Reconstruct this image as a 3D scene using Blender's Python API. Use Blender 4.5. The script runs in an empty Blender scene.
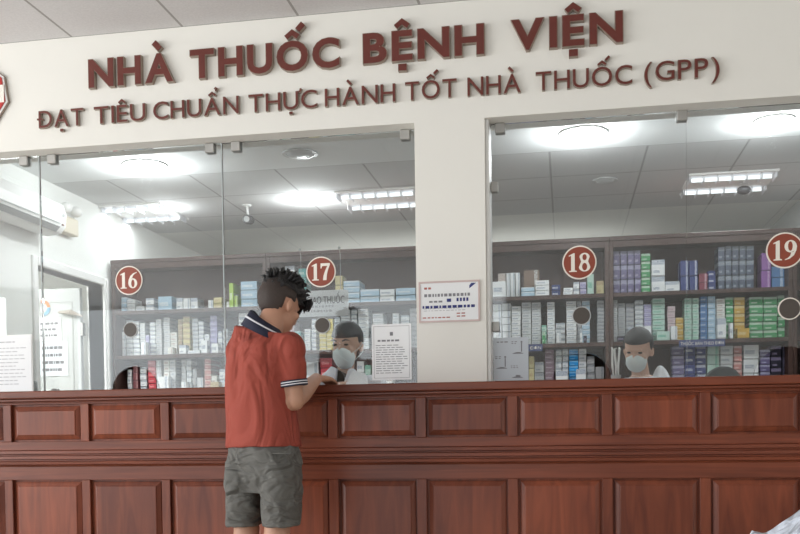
import bpy, bmesh, math, random
from mathutils import Vector, Matrix, noise
random.seed(7)
C = bpy.context.scene.collection
S = bpy.context.scene
PI = math.pi

# ------------------------------------------------------------------ camera
CAM = Vector((2.7632, -4.2664, 0.9031)); YAW, PIT, ROL, F, SH = 0.176613, -0.0290, -0.012514, 933.95, 190.37
FW = Vector((-math.sin(YAW)*math.cos(PIT), math.cos(YAW)*math.cos(PIT), math.sin(PIT)))
R0 = Vector((math.cos(YAW), math.sin(YAW), 0)); U0 = R0.cross(FW)
RT = R0*math.cos(ROL) + U0*math.sin(ROL); UP = -R0*math.sin(ROL) + U0*math.cos(ROL)
cd = bpy.data.cameras.new('camera'); cam = bpy.data.objects.new('camera', cd); C.objects.link(cam)
m = Matrix((RT, UP, -FW)).transposed().to_4x4(); m.translation = CAM; cam.matrix_world = m
cd.sensor_width = 36; cd.lens = 36*F/800; cd.shift_y = SH/800; cd.clip_start = 0.05; cd.clip_end = 100
S.camera = cam
def ray(px, py): return FW + RT*((px-400)/F) - UP*((py-267-SH)/F)
def at(px, py, Y): d = ray(px, py); return CAM + d*((Y-CAM.y)/d.y)
def atz(px, py, Z): d = ray(px, py); return CAM + d*((Z-CAM.z)/d.z)
def atx(px, py, X): d = ray(px, py); return CAM + d*((X-CAM.x)/d.x)

# ------------------------------------------------------------------ materials
def newmat(name):
    mt = bpy.data.materials.new(name); mt.use_nodes = True
    nt = mt.node_tree; return mt, nt, nt.nodes['Principled BSDF']
def mat(name, col, rough=0.6, metal=0.0, spec=0.5, coat=0.0, noise_amt=0.0, nscale=20.0, bump=0.0, bscale=200.0, alpha=None):
    mt, nt, b = newmat(name)
    b.inputs['Base Color'].default_value = (*col, 1); b.inputs['Roughness'].default_value = rough
    b.inputs['Metallic'].default_value = metal; b.inputs['Specular IOR Level'].default_value = spec
    b.inputs['Coat Weight'].default_value = coat; b.inputs['Coat Roughness'].default_value = 0.15
    if noise_amt or bump:
        tc = nt.nodes.new('ShaderNodeTexCoord')
    if noise_amt:
        n = nt.nodes.new('ShaderNodeTexNoise'); n.inputs['Scale'].default_value = nscale; n.inputs['Detail'].default_value = 4
        nt.links.new(tc.outputs['Object'], n.inputs['Vector'])
        mx = nt.nodes.new('ShaderNodeMix'); mx.data_type = 'RGBA'
        mx.inputs[6].default_value = tuple(c*(1-noise_amt) for c in col)+(1,); mx.inputs[7].default_value = tuple(min(1, c*(1+noise_amt)) for c in col)+(1,)
        nt.links.new(n.outputs['Fac'], mx.inputs[0]); nt.links.new(mx.outputs[2], b.inputs['Base Color'])
    if bump:
        n2 = nt.nodes.new('ShaderNodeTexNoise'); n2.inputs['Scale'].default_value = bscale; n2.inputs['Detail'].default_value = 3
        nt.links.new(tc.outputs['Object'], n2.inputs['Vector'])
        bp = nt.nodes.new('ShaderNodeBump'); bp.inputs['Strength'].default_value = bump; bp.inputs['Distance'].default_value = 0.01
        nt.links.new(n2.outputs['Fac'], bp.inputs['Height']); nt.links.new(bp.outputs['Normal'], b.inputs['Normal'])
    return mt
def creases(mt, scale, stretch, strength, dist):
    nt = mt.node_tree; b = nt.nodes['Principled BSDF']; tc = nt.nodes.new('ShaderNodeTexCoord'); mp = nt.nodes.new('ShaderNodeMapping'); mp.inputs['Scale'].default_value = stretch; mp.inputs['Rotation'].default_value = (0, 0.5, 0.3)
    n = nt.nodes.new('ShaderNodeTexNoise'); n.inputs['Scale'].default_value = scale; n.inputs['Detail'].default_value = 2.5; n.inputs['Distortion'].default_value = 0.8
    nt.links.new(tc.outputs['Object'], mp.inputs[0]); nt.links.new(mp.outputs[0], n.inputs['Vector'])
    bp = nt.nodes.new('ShaderNodeBump'); bp.inputs['Strength'].default_value = strength; bp.inputs['Distance'].default_value = dist; nt.links.new(n.outputs['Fac'], bp.inputs['Height'])
    old = b.inputs['Normal'].links; 
    if old: nt.links.new(old[0].from_socket, bp.inputs['Normal'])
    nt.links.new(bp.outputs['Normal'], b.inputs['Normal'])
def emit(name, col, st):
    mt = bpy.data.materials.new(name); mt.use_nodes = True; nt = mt.node_tree; nt.nodes.clear()
    e = nt.nodes.new('ShaderNodeEmission'); e.inputs[0].default_value = (*col, 1); e.inputs[1].default_value = st
    o = nt.nodes.new('ShaderNodeOutputMaterial'); nt.links.new(e.outputs[0], o.inputs[0]); return mt
def math_node(nt, op, a, b=None):
    n = nt.nodes.new('ShaderNodeMath'); n.operation = op
    for i, v in enumerate((a, b)):
        if v is None: continue
        if isinstance(v, (int, float)): n.inputs[i].default_value = v
        else: nt.links.new(v, n.inputs[i])
    return n.outputs[0]
def tile_mat(name, col, line, px, py, ox, oy, w, rough=0.9, speck=0.0, axes=('X', 'Y')):
    mt, nt, b = newmat(name); b.inputs['Roughness'].default_value = rough
    tc = nt.nodes.new('ShaderNodeTexCoord'); sp = nt.nodes.new('ShaderNodeSeparateXYZ'); nt.links.new(tc.outputs['Object'], sp.inputs[0])
    def ln(ax, p, o):
        a = math_node(nt, 'SUBTRACT', sp.outputs[ax], o-p/2); a = math_node(nt, 'FLOORED_MODULO', a, p)
        a = math_node(nt, 'SUBTRACT', a, p/2); a = math_node(nt, 'ABSOLUTE', a); return math_node(nt, 'LESS_THAN', a, w/2)
    f = math_node(nt, 'MAXIMUM', ln(axes[0], px, ox), ln(axes[1], py, oy))
    mx = nt.nodes.new('ShaderNodeMix'); mx.data_type = 'RGBA'
    n = nt.nodes.new('ShaderNodeTexNoise'); n.inputs['Scale'].default_value = 90; n.inputs['Detail'].default_value = 5
    nt.links.new(tc.outputs['Object'], n.inputs['Vector'])
    m2 = nt.nodes.new('ShaderNodeMix'); m2.data_type = 'RGBA'; nt.links.new(n.outputs['Fac'], m2.inputs[0])
    m2.inputs[6].default_value = tuple(c*(1-speck) for c in col)+(1,); m2.inputs[7].default_value = tuple(min(1, c*(1+speck)) for c in col)+(1,)
    nt.links.new(m2.outputs[2], mx.inputs[6]); mx.inputs[7].default_value = (*line, 1); nt.links.new(f, mx.inputs[0])
    nt.links.new(mx.outputs[2], b.inputs['Base Color']); return mt
def wood_mat(name, c1, c2, vert=True, rough=0.42, seed=0.0):
    mt, nt, b = newmat(name); b.inputs['Roughness'].default_value = rough
    b.inputs['Specular IOR Level'].default_value = 0.4; b.inputs['Coat Weight'].default_value = 0.06; b.inputs['Coat Roughness'].default_value = 0.25
    tc = nt.nodes.new('ShaderNodeTexCoord'); mp = nt.nodes.new('ShaderNodeMapping')
    mp.inputs['Scale'].default_value = (9, 9, 0.9) if vert else (0.8, 9, 14); mp.inputs['Location'].default_value = (seed, seed*2, seed)
    nt.links.new(tc.outputs['Object'], mp.inputs[0])
    n = nt.nodes.new('ShaderNodeTexNoise'); n.inputs['Scale'].default_value = 2.2; n.inputs['Detail'].default_value = 7; n.inputs['Distortion'].default_value = 1.2
    nt.links.new(mp.outputs[0], n.inputs['Vector'])
    n2 = nt.nodes.new('ShaderNodeTexNoise'); n2.inputs['Scale'].default_value = 1.3; nt.links.new(tc.outputs['Object'], n2.inputs['Vector'])
    s = math_node(nt, 'ADD', math_node(nt, 'MULTIPLY', n.outputs['Fac'], 0.7), math_node(nt, 'MULTIPLY', n2.outputs['Fac'], 0.5))
    cr = nt.nodes.new('ShaderNodeValToRGB'); cr.color_ramp.elements[0].position = 0.42; cr.color_ramp.elements[1].position = 0.78
    cr.color_ramp.elements[0].color = (*c1, 1); cr.color_ramp.elements[1].color = (*c2, 1)
    nt.links.new(s, cr.inputs[0]); nt.links.new(cr.outputs[0], b.inputs['Base Color']); return mt
M = {}
M['wall'] = mat('cream wall paint', (0.80, 0.785, 0.735), 0.85, noise_amt=0.02, nscale=3, bump=0.05, bscale=60)
M['inwall'] = mat('white wall paint', (0.78, 0.79, 0.76), 0.85, noise_amt=0.02, nscale=2)
M['greywall'] = mat('dark grey wall', (0.40, 0.41, 0.40), 0.85, noise_amt=0.02, nscale=2)
M['wood'] = wood_mat('lacquered red brown wood', (0.105, 0.023, 0.011), (0.235, 0.060, 0.027))
M['woodh'] = wood_mat('lacquered red brown rails', (0.105, 0.024, 0.011), (0.22, 0.056, 0.026), vert=False, seed=3.1)
M['cab'] = wood_mat('dark brown cabinet laminate', (0.050, 0.024, 0.018), (0.085, 0.042, 0.032), rough=0.5, seed=5)
M['cabback'] = mat('dark brown back board', (0.095, 0.055, 0.045), 0.6, noise_amt=0.1, nscale=4)
M['white'] = mat('white plastic', (0.82, 0.82, 0.80), 0.4)
M['grey'] = mat('light grey plastic', (0.45, 0.46, 0.46), 0.4)
M['dark'] = mat('black plastic', (0.02, 0.02, 0.022), 0.4)
M['steel'] = mat('brushed steel clip', (0.42, 0.41, 0.39), 0.45, metal=0.6)
M['bronze'] = mat('bronze letter edge', (0.34, 0.27, 0.22), 0.4, metal=0.4)
M['letter'] = mat('brown red letter face', (0.135, 0.030, 0.022), 0.35, noise_amt=0.08, nscale=6)
M['disc'] = mat('brown red disc', (0.27, 0.055, 0.028), 0.5)
M['discw'] = mat('cream white vinyl', (0.85, 0.80, 0.72), 0.5)
M['paper'] = mat('white paper', (0.83, 0.84, 0.85), 0.8, noise_amt=0.01)
M['bluepaper'] = mat('pale blue grey paper', (0.78, 0.83, 0.88), 0.7)
M['ink'] = mat('grey ink', (0.22, 0.22, 0.24), 0.8)
M['inkl'] = mat('pale grey ink', (0.50, 0.50, 0.52), 0.8)
M['inkblue'] = mat('navy ink', (0.03, 0.04, 0.18), 0.8)
M['inkred'] = mat('red brown ink', (0.40, 0.12, 0.10), 0.8)
M['logored'] = mat('red enamel', (0.45, 0.035, 0.03), 0.35)
M['skin'] = mat('warm skin', (0.50, 0.27, 0.18), 0.55, noise_amt=0.08, nscale=18)
M['skin2'] = mat('pale skin', (0.60, 0.38, 0.28), 0.55, noise_amt=0.06, nscale=18)
M['hair'] = mat('black hair', (0.010, 0.009, 0.010), 0.45, noise_amt=0.5, nscale=120, bump=0.8, bscale=160)
M['hairs'] = mat('short cropped black hair', (0.045, 0.032, 0.027), 0.7, noise_amt=0.5, nscale=180)
M['polo'] = mat('brick red cotton', (0.31, 0.056, 0.036), 0.85, noise_amt=0.08, nscale=30, bump=0.15, bscale=350)
M['navy'] = mat('navy knit', (0.012, 0.014, 0.035), 0.8)
M['whitek'] = mat('white knit', (0.75, 0.75, 0.78), 0.8)
M['shorts'] = mat('grey cotton twill', (0.125, 0.122, 0.112), 0.85, noise_amt=0.10, nscale=25, bump=0.15, bscale=400)
creases(M['polo'], 6, (1.2, 1.2, 0.5), 1.0, 0.085); creases(M['shorts'], 7, (1.0, 1.0, 2.0), 1.0, 0.065)
M['coat'] = mat('white cotton coat', (0.78, 0.80, 0.84), 0.85, noise_amt=0.04, nscale=15)
creases(M['coat'], 12, (1.5, 1.5, 0.6), 0.6, 0.03)
M['bluecloth'] = mat('pale blue cotton', (0.40, 0.55, 0.78), 0.85, noise_amt=0.05, nscale=15)
M['mask'] = mat('pale green surgical mask', (0.70, 0.78, 0.78), 0.8)
M['eye'] = mat('dark eyes', (0.02, 0.015, 0.012), 0.2)
M['shirtd'] = mat('dark olive shirt', (0.05, 0.04, 0.03), 0.8)
M['lamp'] = emit('downlight glow', (0.95, 0.98, 1.0), 14)
M['tube'] = emit('fluorescent tube glow', (0.92, 0.96, 1.0), 1.6)
M['refl'] = mat('troffer reflector', (0.8, 0.82, 0.85), 0.3, metal=0.3)
M['hallfloor'] = tile_mat('beige floor tiles', (0.52, 0.47, 0.40), (0.30, 0.27, 0.23), 0.6, 0.6, 0, 0, 0.006, rough=0.25, speck=0.05)

# glass: clear sheet, mirror reflection by angle, pale diffuse layer painting in reflected haze
def glass_mat():
    mt = bpy.data.materials.new('counter window glass'); mt.use_nodes = True; nt = mt.node_tree; nt.nodes.clear()
    tr = nt.nodes.new('ShaderNodeBsdfTransparent'); tr.inputs[0].default_value = (0.97, 0.985, 0.98, 1)
    gl = nt.nodes.new('ShaderNodeBsdfGlossy'); gl.inputs['Roughness'].default_value = 0.02; gl.inputs[0].default_value = (1, 1, 1, 1)
    df = nt.nodes.new('ShaderNodeBsdfDiffuse'); df.inputs[0].default_value = (0.80, 0.83, 0.84, 1)
    fr = nt.nodes.new('ShaderNodeFresnel'); fr.inputs['IOR'].default_value = 1.5
    n = nt.nodes.new('ShaderNodeTexNoise'); n.inputs['Scale'].default_value = 1.6; n.inputs['Detail'].default_value = 5
    tc = nt.nodes.new('ShaderNodeTexCoord'); nt.links.new(tc.outputs['Object'], n.inputs['Vector'])
    haze_fac = math_node(nt, 'MULTIPLY', n.outputs['Fac'], HAZE)
    m1 = nt.nodes.new('ShaderNodeMixShader'); nt.links.new(haze_fac, m1.inputs[0]); nt.links.new(tr.outputs[0], m1.inputs[1]); nt.links.new(df.outputs[0], m1.inputs[2])
    m2 = nt.nodes.new('ShaderNodeMixShader'); nt.links.new(fr.outputs[0], m2.inputs[0]); nt.links.new(m1.outputs[0], m2.inputs[1]); nt.links.new(gl.outputs[0], m2.inputs[2])
    o = nt.nodes.new('ShaderNodeOutputMaterial'); nt.links.new(m2.outputs[0], o.inputs[0]); return mt
HAZE = 0.085
M['glass'] = glass_mat()

# ------------------------------------------------------------------ helpers
def tag(o, label=None, cat=None, group=None, kind=None):
    if label: o['label'] = label
    if cat: o['category'] = cat
    if group: o['group'] = group
    if kind: o['kind'] = kind
    return o
def empty(name, loc, label=None, cat=None, group=None, rz=0):
    o = bpy.data.objects.new(name, None); C.objects.link(o); o.location = loc; o.rotation_euler = (0, 0, rz); o.empty_display_size = 0.05
    return tag(o, label, cat, group)
def link(name, me, parent=None, world=True):
    o = bpy.data.objects.new(name, me); C.objects.link(o)
    if parent is not None:
        o.parent = parent
        if world: o.matrix_parent_inverse = pworld(parent).inverted()
    return o
def pworld(p):
    mw = p.matrix_basis.copy(); q = p
    while q.parent is not None:
        mw = q.parent.matrix_basis @ (q.matrix_parent_inverse @ mw); q = q.parent
    return mw
def obj(name, bm, mats, parent=None, smooth=False, bevel=0, seg=1):
    if not isinstance(mats, (list, tuple)): mats = [mats]
    bmesh.ops.recalc_face_normals(bm, faces=bm.faces)
    me = bpy.data.meshes.new(name); bm.to_mesh(me); bm.free()
    for x in mats: me.materials.append(x)
    if smooth:
        for p in me.polygons: p.use_smooth = True
    o = link(name, me, parent)
    if bevel:
        md = o.modifiers.new('bevel', 'BEVEL'); md.width = bevel; md.segments = seg; md.limit_method = 'ANGLE'; md.angle_limit = 0.6
    return o
def box(bm, x0, x1, y0, y1, z0, z1, mi=0):
    v = [bm.verts.new(p) for p in ((x0,y0,z0),(x1,y0,z0),(x1,y1,z0),(x0,y1,z0),(x0,y0,z1),(x1,y0,z1),(x1,y1,z1),(x0,y1,z1))]
    for f in ((0,3,2,1),(4,5,6,7),(0,1,5,4),(1,2,6,5),(2,3,7,6),(3,0,4,7)):
        bm.faces.new([v[i] for i in f]).material_index = mi
    return v
def boxes(name, lst, mats, parent=None, bevel=0, **k):
    bm = bmesh.new()
    for b in lst: box(bm, *b)
    return obj(name, bm, mats, parent, bevel=bevel, **k)
def tube(bm, pts, rad, n=12, caps=True, mi=0, flat=None):
    pts = [Vector(p) for p in pts]; rings = []
    if not isinstance(rad, (list, tuple)): rad = [rad]*len(pts)
    ref = None
    for i, p in enumerate(pts):
        t = (pts[min(i+1, len(pts)-1)] - pts[max(i-1, 0)]).normalized()
        if ref is None: ref = t.cross(Vector((0, 0, 1)) if abs(t.z) < 0.9 else Vector((0, 1, 0))).normalized()
        a = (ref - t*ref.dot(t)).normalized(); ref = a; b = t.cross(a)
        r = rad[i]; ra, rb = r if isinstance(r, (tuple, list)) else (r, r)
        rings.append([bm.verts.new(p + a*(math.cos(2*PI*k/n)*ra) + b*(math.sin(2*PI*k/n)*rb)) for k in range(n)])
    skin_rings(bm, rings, caps, mi)
def skin_rings(bm, rings, caps=True, mi=0):
    n = len(rings[0])
    for i in range(len(rings)-1):
        for k in range(n):
            bm.faces.new((rings[i][k], rings[i][(k+1) % n], rings[i+1][(k+1) % n], rings[i+1][k])).material_index = mi
    if caps:
        bm.faces.new(rings[0][::-1]).material_index = mi; bm.faces.new(rings[-1]).material_index = mi
def loft(bm, secs, n=28, mi=0, caps=True):
    """secs: (centre, lateral half vector, depth half vector [, power])"""
    rings = []
    for s in secs:
        c, a, b = Vector(s[0]), Vector(s[1]), Vector(s[2]); p = s[3] if len(s) > 3 else 2.3
        rg = []
        for k in range(n):
            t = 2*PI*k/n; ct, st = math.cos(t), math.sin(t)
            rg.append(bm.verts.new(c + a*(math.copysign(abs(ct)**(2/p), ct)) + b*(math.copysign(abs(st)**(2/p), st))))
        rings.append(rg)
    skin_rings(bm, rings, caps, mi)
def ell(bm, c, ax, ay, az, n=20, m_=14, mi=0):
    """ellipsoid with three half-axis vectors"""
    c, ax, ay, az = map(Vector, (c, ax, ay, az)); rings = []
    for i in range(1, m_):
        ph = PI*i/m_ - PI/2
        rings.append([bm.verts.new(c + (ax*math.cos(2*PI*k/n) + ay*math.sin(2*PI*k/n))*math.cos(ph) + az*math.sin(ph)) for k in range(n)])
    skin_rings(bm, rings, False, mi)
    b = bm.verts.new(c-az); t = bm.verts.new(c+az)
    for k in range(n):
        bm.faces.new((b, rings[0][(k+1) % n], rings[0][k])).material_index = mi
        bm.faces.new((t, rings[-1][k], rings[-1][(k+1) % n])).material_index = mi
WORK = bpy.data.scenes.new('work')      # scratch scene, removed at the end
def evaluated(o):
    vl = WORK.view_layers[0]; vl.update(); return o.evaluated_get(vl.depsgraph)
def fuse(name, bm, mt, parent=None, voxel=0.008, it=3, disp=None):
    """union of closed pieces into one continuous surface"""
    bmesh.ops.recalc_face_normals(bm, faces=bm.faces)
    me = bpy.data.meshes.new('tmp'); bm.to_mesh(me); bm.free()
    t = bpy.data.objects.new('tmp', me); WORK.collection.objects.link(t)
    r = t.modifiers.new('r', 'REMESH'); r.mode = 'VOXEL'; r.voxel_size = voxel
    s = t.modifiers.new('s', 'SMOOTH'); s.factor = 0.6; s.iterations = it
    nm = bpy.data.meshes.new_from_object(evaluated(t)); bpy.data.objects.remove(t)
    nm.name = name; nm.materials.clear(); nm.materials.append(mt)
    if disp:
        for v in nm.vertices: v.co += v.normal*disp(v.co)
    for p in nm.polygons: p.use_smooth = True
    return link(name, nm, parent)
def poly_curve(splines, extrude=0.0, offset=0.0):
    """filled 2D curve of closed polygons -> mesh in XY, extruded +-extrude in Z"""
    cu = bpy.data.curves.new('c', 'CURVE'); cu.dimensions = '2D'; cu.fill_mode = 'BOTH'; cu.extrude = extrude; cu.offset = offset
    for pts in splines:
        sp = cu.splines.new('POLY'); sp.points.add(len(pts)-1); sp.use_cyclic_u = True
        for i, p in enumerate(pts): sp.points[i].co = (p[0], p[1], 0, 1)
    return to_mesh(cu)
def to_mesh(cu):
    t = bpy.data.objects.new('tmp', cu); WORK.collection.objects.link(t)
    me = bpy.data.meshes.new_from_object(evaluated(t)); bpy.data.objects.remove(t)
    return me
def text_mesh(s, size=1.0, extrude=0.0, offset=0.0, align='LEFT', res=4):
    cu = bpy.data.curves.new('t', 'FONT'); cu.body = s; cu.size = size; cu.extrude = extrude; cu.offset = offset; cu.align_x = align; cu.resolution_u = res
    return to_mesh(cu)
def bounds(me):
    xs = [v.co.x for v in me.vertices]; ys = [v.co.y for v in me.vertices]
    return min(xs), max(xs), min(ys), max(ys)
def upright(me):           # XY drawing -> facing -Y
    me.transform(Matrix.Rotation(PI/2, 4, 'X'))
def circ(cx, cy, r, n=40, ry=None):
    return [(cx+math.cos(2*PI*k/n)*r, cy+math.sin(2*PI*k/n)*(ry or r)) for k in range(n)]

# ------------------------------------------------------------------ setting
YW, YG, YB = 0.25, 0.355, 0.45      # wall face, glass plane, wall back
ZT = 1.12                            # countertop
ZB = 2.392                           # underside of the header
ZH, ZI = 2.953, 2.67                 # hall ceiling, pharmacy ceiling
XL = -0.7876                         # pharmacy left wall
def struct(name, lst, mt, **k): return tag(boxes(name, lst, mt, **k), kind='structure')
struct('floor', [(-5, 7.5, -9, 6.2, -0.1, 0)], M['hallfloor'])
sx = at(72, 28, YW).x
M['hallceil'] = tile_mat('speckled mineral ceiling tiles', (0.70, 0.69, 0.70), (0.36, 0.35, 0.34), 0.605, 0.605, sx, YW, 0.013, speck=0.12)
struct('ceiling', [(-5, 7.5, -9, YW, ZH, ZH+0.1)], M['hallceil'])
PXL, PXR = 2.048, 2.388              # pillar between the two glazed bays
struct('wall_front', [(-5, 7.5, YW, YB, ZB, ZH+0.1), (PXL, PXR, YW, YB, ZT, ZB), (-5, -0.9, YW, YB, 0, ZB), (4.75, 7.5, YW, YB, 0, ZB)], M['wall'])
struct('wall_left', [(-5.1, -5, -9, YW, 0, ZH)], M['wall'])
struct('wall_right', [(7.5, 7.6, -9, YW, 0, ZH)], M['wall'])
struct('wall_back', [(1.9, 7.5, -9.1, -9, 0, ZH), (-5, 1.9, -9.1, -9, 2.9, ZH)], M['greywall'])
# pharmacy room
yd0, yd1 = 1.60, 2.53                # doorway in the left wall
zd = 2.06
struct('wall_side', [(XL-0.12, XL, YB, yd0, 0, ZI), (XL-0.12, XL, yd1, 6.0, 0, ZI), (XL-0.12, XL, yd0, yd1, zd, ZI)], M['inwall'])
struct('wall_end', [(4.57, 4.7, YB, 6.0, 0, ZI)], M['greywall'])  # grey tone puts the shade on this wall into its colour
struct('wall_rear', [(XL-0.12, 4.7, 6.0, 6.1, 0, ZI)], M['inwall'])
gx = atz(553, 210, ZI).x
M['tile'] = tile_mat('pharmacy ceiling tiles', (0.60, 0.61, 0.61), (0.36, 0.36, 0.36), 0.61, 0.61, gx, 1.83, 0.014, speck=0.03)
M['tile_bright'] = tile_mat('lightened ceiling tiles', (0.80, 0.80, 0.77), (0.66, 0.66, 0.64), 0.61, 50, gx, 20, 0.010, speck=0.01)  # same tiled ceiling, with reflected brightness put into its colour
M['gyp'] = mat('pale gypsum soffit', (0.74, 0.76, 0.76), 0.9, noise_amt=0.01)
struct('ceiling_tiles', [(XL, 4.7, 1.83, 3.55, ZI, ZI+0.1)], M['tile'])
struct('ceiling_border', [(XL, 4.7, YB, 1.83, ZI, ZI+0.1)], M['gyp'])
struct('ceiling_rear', [(XL, 4.7, 3.55, 6.1, ZI, ZI+0.1)], M['tile_bright'])
# side room behind the door
struct('wall_annex', [(-2.9, -2.8, 0.6, 4.0, 0, 2.5), (-2.8, XL-0.12, 3.9, 4.0, 0, 2.5), (-2.8, XL-0.12, 0.6, 0.7, 0, 2.5)], M['inwall'])
struct('ceiling_annex', [(-2.9, XL-0.12, 0.6, 4.0, 2.5, 2.6)], M['inwall'])
# door frame
struct('trim_1', [(XL-0.14, XL+0.02, yd0-0.06, yd0, 0, zd+0.06), (XL-0.14, XL+0.02, yd1, yd1+0.07, 0, zd+0.06), (XL-0.14, XL+0.02, yd0, yd1, zd, zd+0.06),
        (XL-0.02, XL+0.035, yd1+0.015, yd1+0.035, 0, zd+0.05)], M['white'], bevel=0.006)
# jamb strip on the right bay
struct('trim_2', [(PXR, PXR+0.018, YW+0.02, YB-0.02, ZT, ZB)], M['white'], bevel=0.003)

# ------------------------------------------------------------------ glass panes
def pane(x0, x1, label, holes, arches, n):
    pts = [(x0, ZT+0.002)]
    for (cx, r, h) in arches:
        for k in range(25):
            t = PI - PI*k/24; pts.append((cx+math.cos(t)*r, ZT+0.002+math.sin(t)*h))
    pts += [(x1, ZT+0.002), (x1, ZB-0.002), (x0, ZB-0.002)]
    me = poly_curve([pts]+[circ(cx, cz, r) for cx, cz, r in holes], extrude=0.005); upright(me)
    me.materials.clear(); me.materials.append(M['glass'])
    o = link('window_%d' % n, me); o.location.y = YG; tag(o, kind='structure'); return o
H16, H17, H18, H19 = at(131.5, 330, YG), at(323, 325.5, YG), at(581.5, 316, YG), at(789, 309, YG)
seams = [at(42, 270, YG).x, at(224, 270, YG).x]
A = lambda px: at(px, 385, YG).x
pane(-0.88, seams[0]-0.003, '', [], [], 1)
pane(seams[0]+0.003, seams[1]-0.003, '', [(H16.x, H16.z, 0.034)], [(A(135.5), 0.135, 0.135)], 2)
pane(seams[1]+0.003, PXL-0.003, '', [(H17.x, H17.z, 0.035)], [(A(321), 0.135, 0.135)], 3)
pane(PXR+0.022, 3.3294, '', [(H18.x, H18.z, 0.036)], [(A(582), 0.145, 0.145)], 4)
pane(3.3306, 4.30, '', [(H19.x, H19.z, 0.036)], [(A(787), 0.15, 0.15)], 5)
pane(4.306, 4.75, '', [], [], 6)
M['grille'] = mat('dark brown perforated disc', (0.075, 0.062, 0.052), 0.5, noise_amt=0.3, nscale=300)
for h, rr, w in ((H16, 0.036, 'sixteen'), (H17, 0.037, 'seventeen'), (H18, 0.040, 'eighteen'), (H19, 0.046, 'nineteen')):
    r = empty('speaking_grille', (h.x, YG, h.z), 'small round dark speaking grille set in the glass below number %s' % w, 'speaking grille', 'speaking grilles in the glass')
    me = poly_curve([circ(0, 0, rr, 32)], extrude=0.004); upright(me); me.transform(Matrix.Translation((h.x, YG-0.0095, h.z))); me.materials.clear(); me.materials.append(M['grille']); link('mesh_disc', me, r)
    me = poly_curve([circ(0, 0, rr*1.12, 32), circ(0, 0, rr*1.005, 32)], extrude=0.004); upright(me); me.transform(Matrix.Translation((h.x, YG-0.0095, h.z))); me.materials.clear(); me.materials.append(M['discw'] if w == 'nineteen' else M['grey']); link('rim', me, r)
jm = mat('pale silicone joint', (0.42, 0.46, 0.46), 0.5)
for i, xx in enumerate((seams[0], seams[1])): struct('trim_%d' % (i+3), [(xx-0.0028, xx+0.0028, YG-0.006, YG+0.006, ZT+0.002, ZB-0.002)], jm)
clips = [(24, 163, 'left end pane, near its right corner'), (52, 162, 'the pane marked sixteen, near its left corner'), (210, 153, 'the pane marked sixteen, near its right corner'),
         (236, 152, 'the pane marked seventeen, near its left corner'), (405, 139, 'the pane marked seventeen, beside the pillar'),
         (500, 131, 'the pane marked eighteen, near the pillar'), (682, 117, 'the pane marked eighteen, near its right corner')]
for px, py, w in clips:
    p = at(px, py, YG-0.012)
    r = empty('glass_clip', (p.x, YG, ZB-0.005), 'small grey steel clip holding the top of %s' % w, 'clip', 'steel clips along the top of the glass')
    boxes('jaw', [(p.x-0.024, p.x+0.024, YG-0.022, YG-0.0065, ZB-0.050, ZB-0.001)], M['steel'], r, bevel=0.003)
    boxes('jaw', [(p.x-0.024, p.x+0.024, YG+0.0065, YG+0.022, ZB-0.050, ZB-0.001)], M['steel'], r, bevel=0.003)
for py, w in ((187.5, 'upper'), (327, 'lower')):
    p = at(489, py, YG-0.012)
    r = empty('glass_clip', (PXR+0.03, YG, p.z), '%s grey steel clip holding the side of the pane marked eighteen to the pillar' % w, 'clip', 'steel clips beside the pillar')
    boxes('jaw', [(PXR+0.020, PXR+0.056, YG-0.022, YG-0.0065, p.z-0.024, p.z+0.024)], M['steel'], r, bevel=0.003)
    boxes('jaw', [(PXR+0.020, PXR+0.056, YG+0.0065, YG+0.022, p.z-0.024, p.z+0.024)], M['steel'], r, bevel=0.003)

# ------------------------------------------------------------------ counter
ct = empty('service_counter', (1.9, 0.3, 0), 'long red-brown panelled wooden service counter below the glass windows', 'counter')
XC0, XC1 = -1.6, 5.6
P_ = 0.42
boxes('countertop', [(XC0, XC1, -0.030, 0.80, ZT-0.038, ZT)], M['woodh'], ct, bevel=0.006, seg=2)
boxes('cornice', [(XC0, XC1, -0.016, 0.0, ZT-0.052, ZT-0.039), (XC0, XC1, -0.008, 0.0, ZT-0.060, ZT-0.0525)], M['woodh'], ct, bevel=0.003)
boxes('carcass', [(XC0, XC1, 0.026, 0.60, 0.0, ZT-0.0385)], M['wood'], ct)
zu1, zu0, zl1, zl0 = 1.053, 0.869, 0.677, 0.13
boxes('rail', [(XC0, XC1, 0.0, 0.025, zu1, ZT-0.039)], M['woodh'], ct, bevel=0.002)
boxes('rail', [(XC0, XC1, 0.0, 0.025, 0.825, zu0)], M['woodh'], ct, bevel=0.002)
boxes('rail', [(XC0, XC1, 0.0, 0.025, zl1, 0.745)], M['woodh'], ct, bevel=0.002)
boxes('rail', [(XC0, XC1, 0.0, 0.025, 0.0, zl0)], M['woodh'], ct, bevel=0.002)
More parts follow.
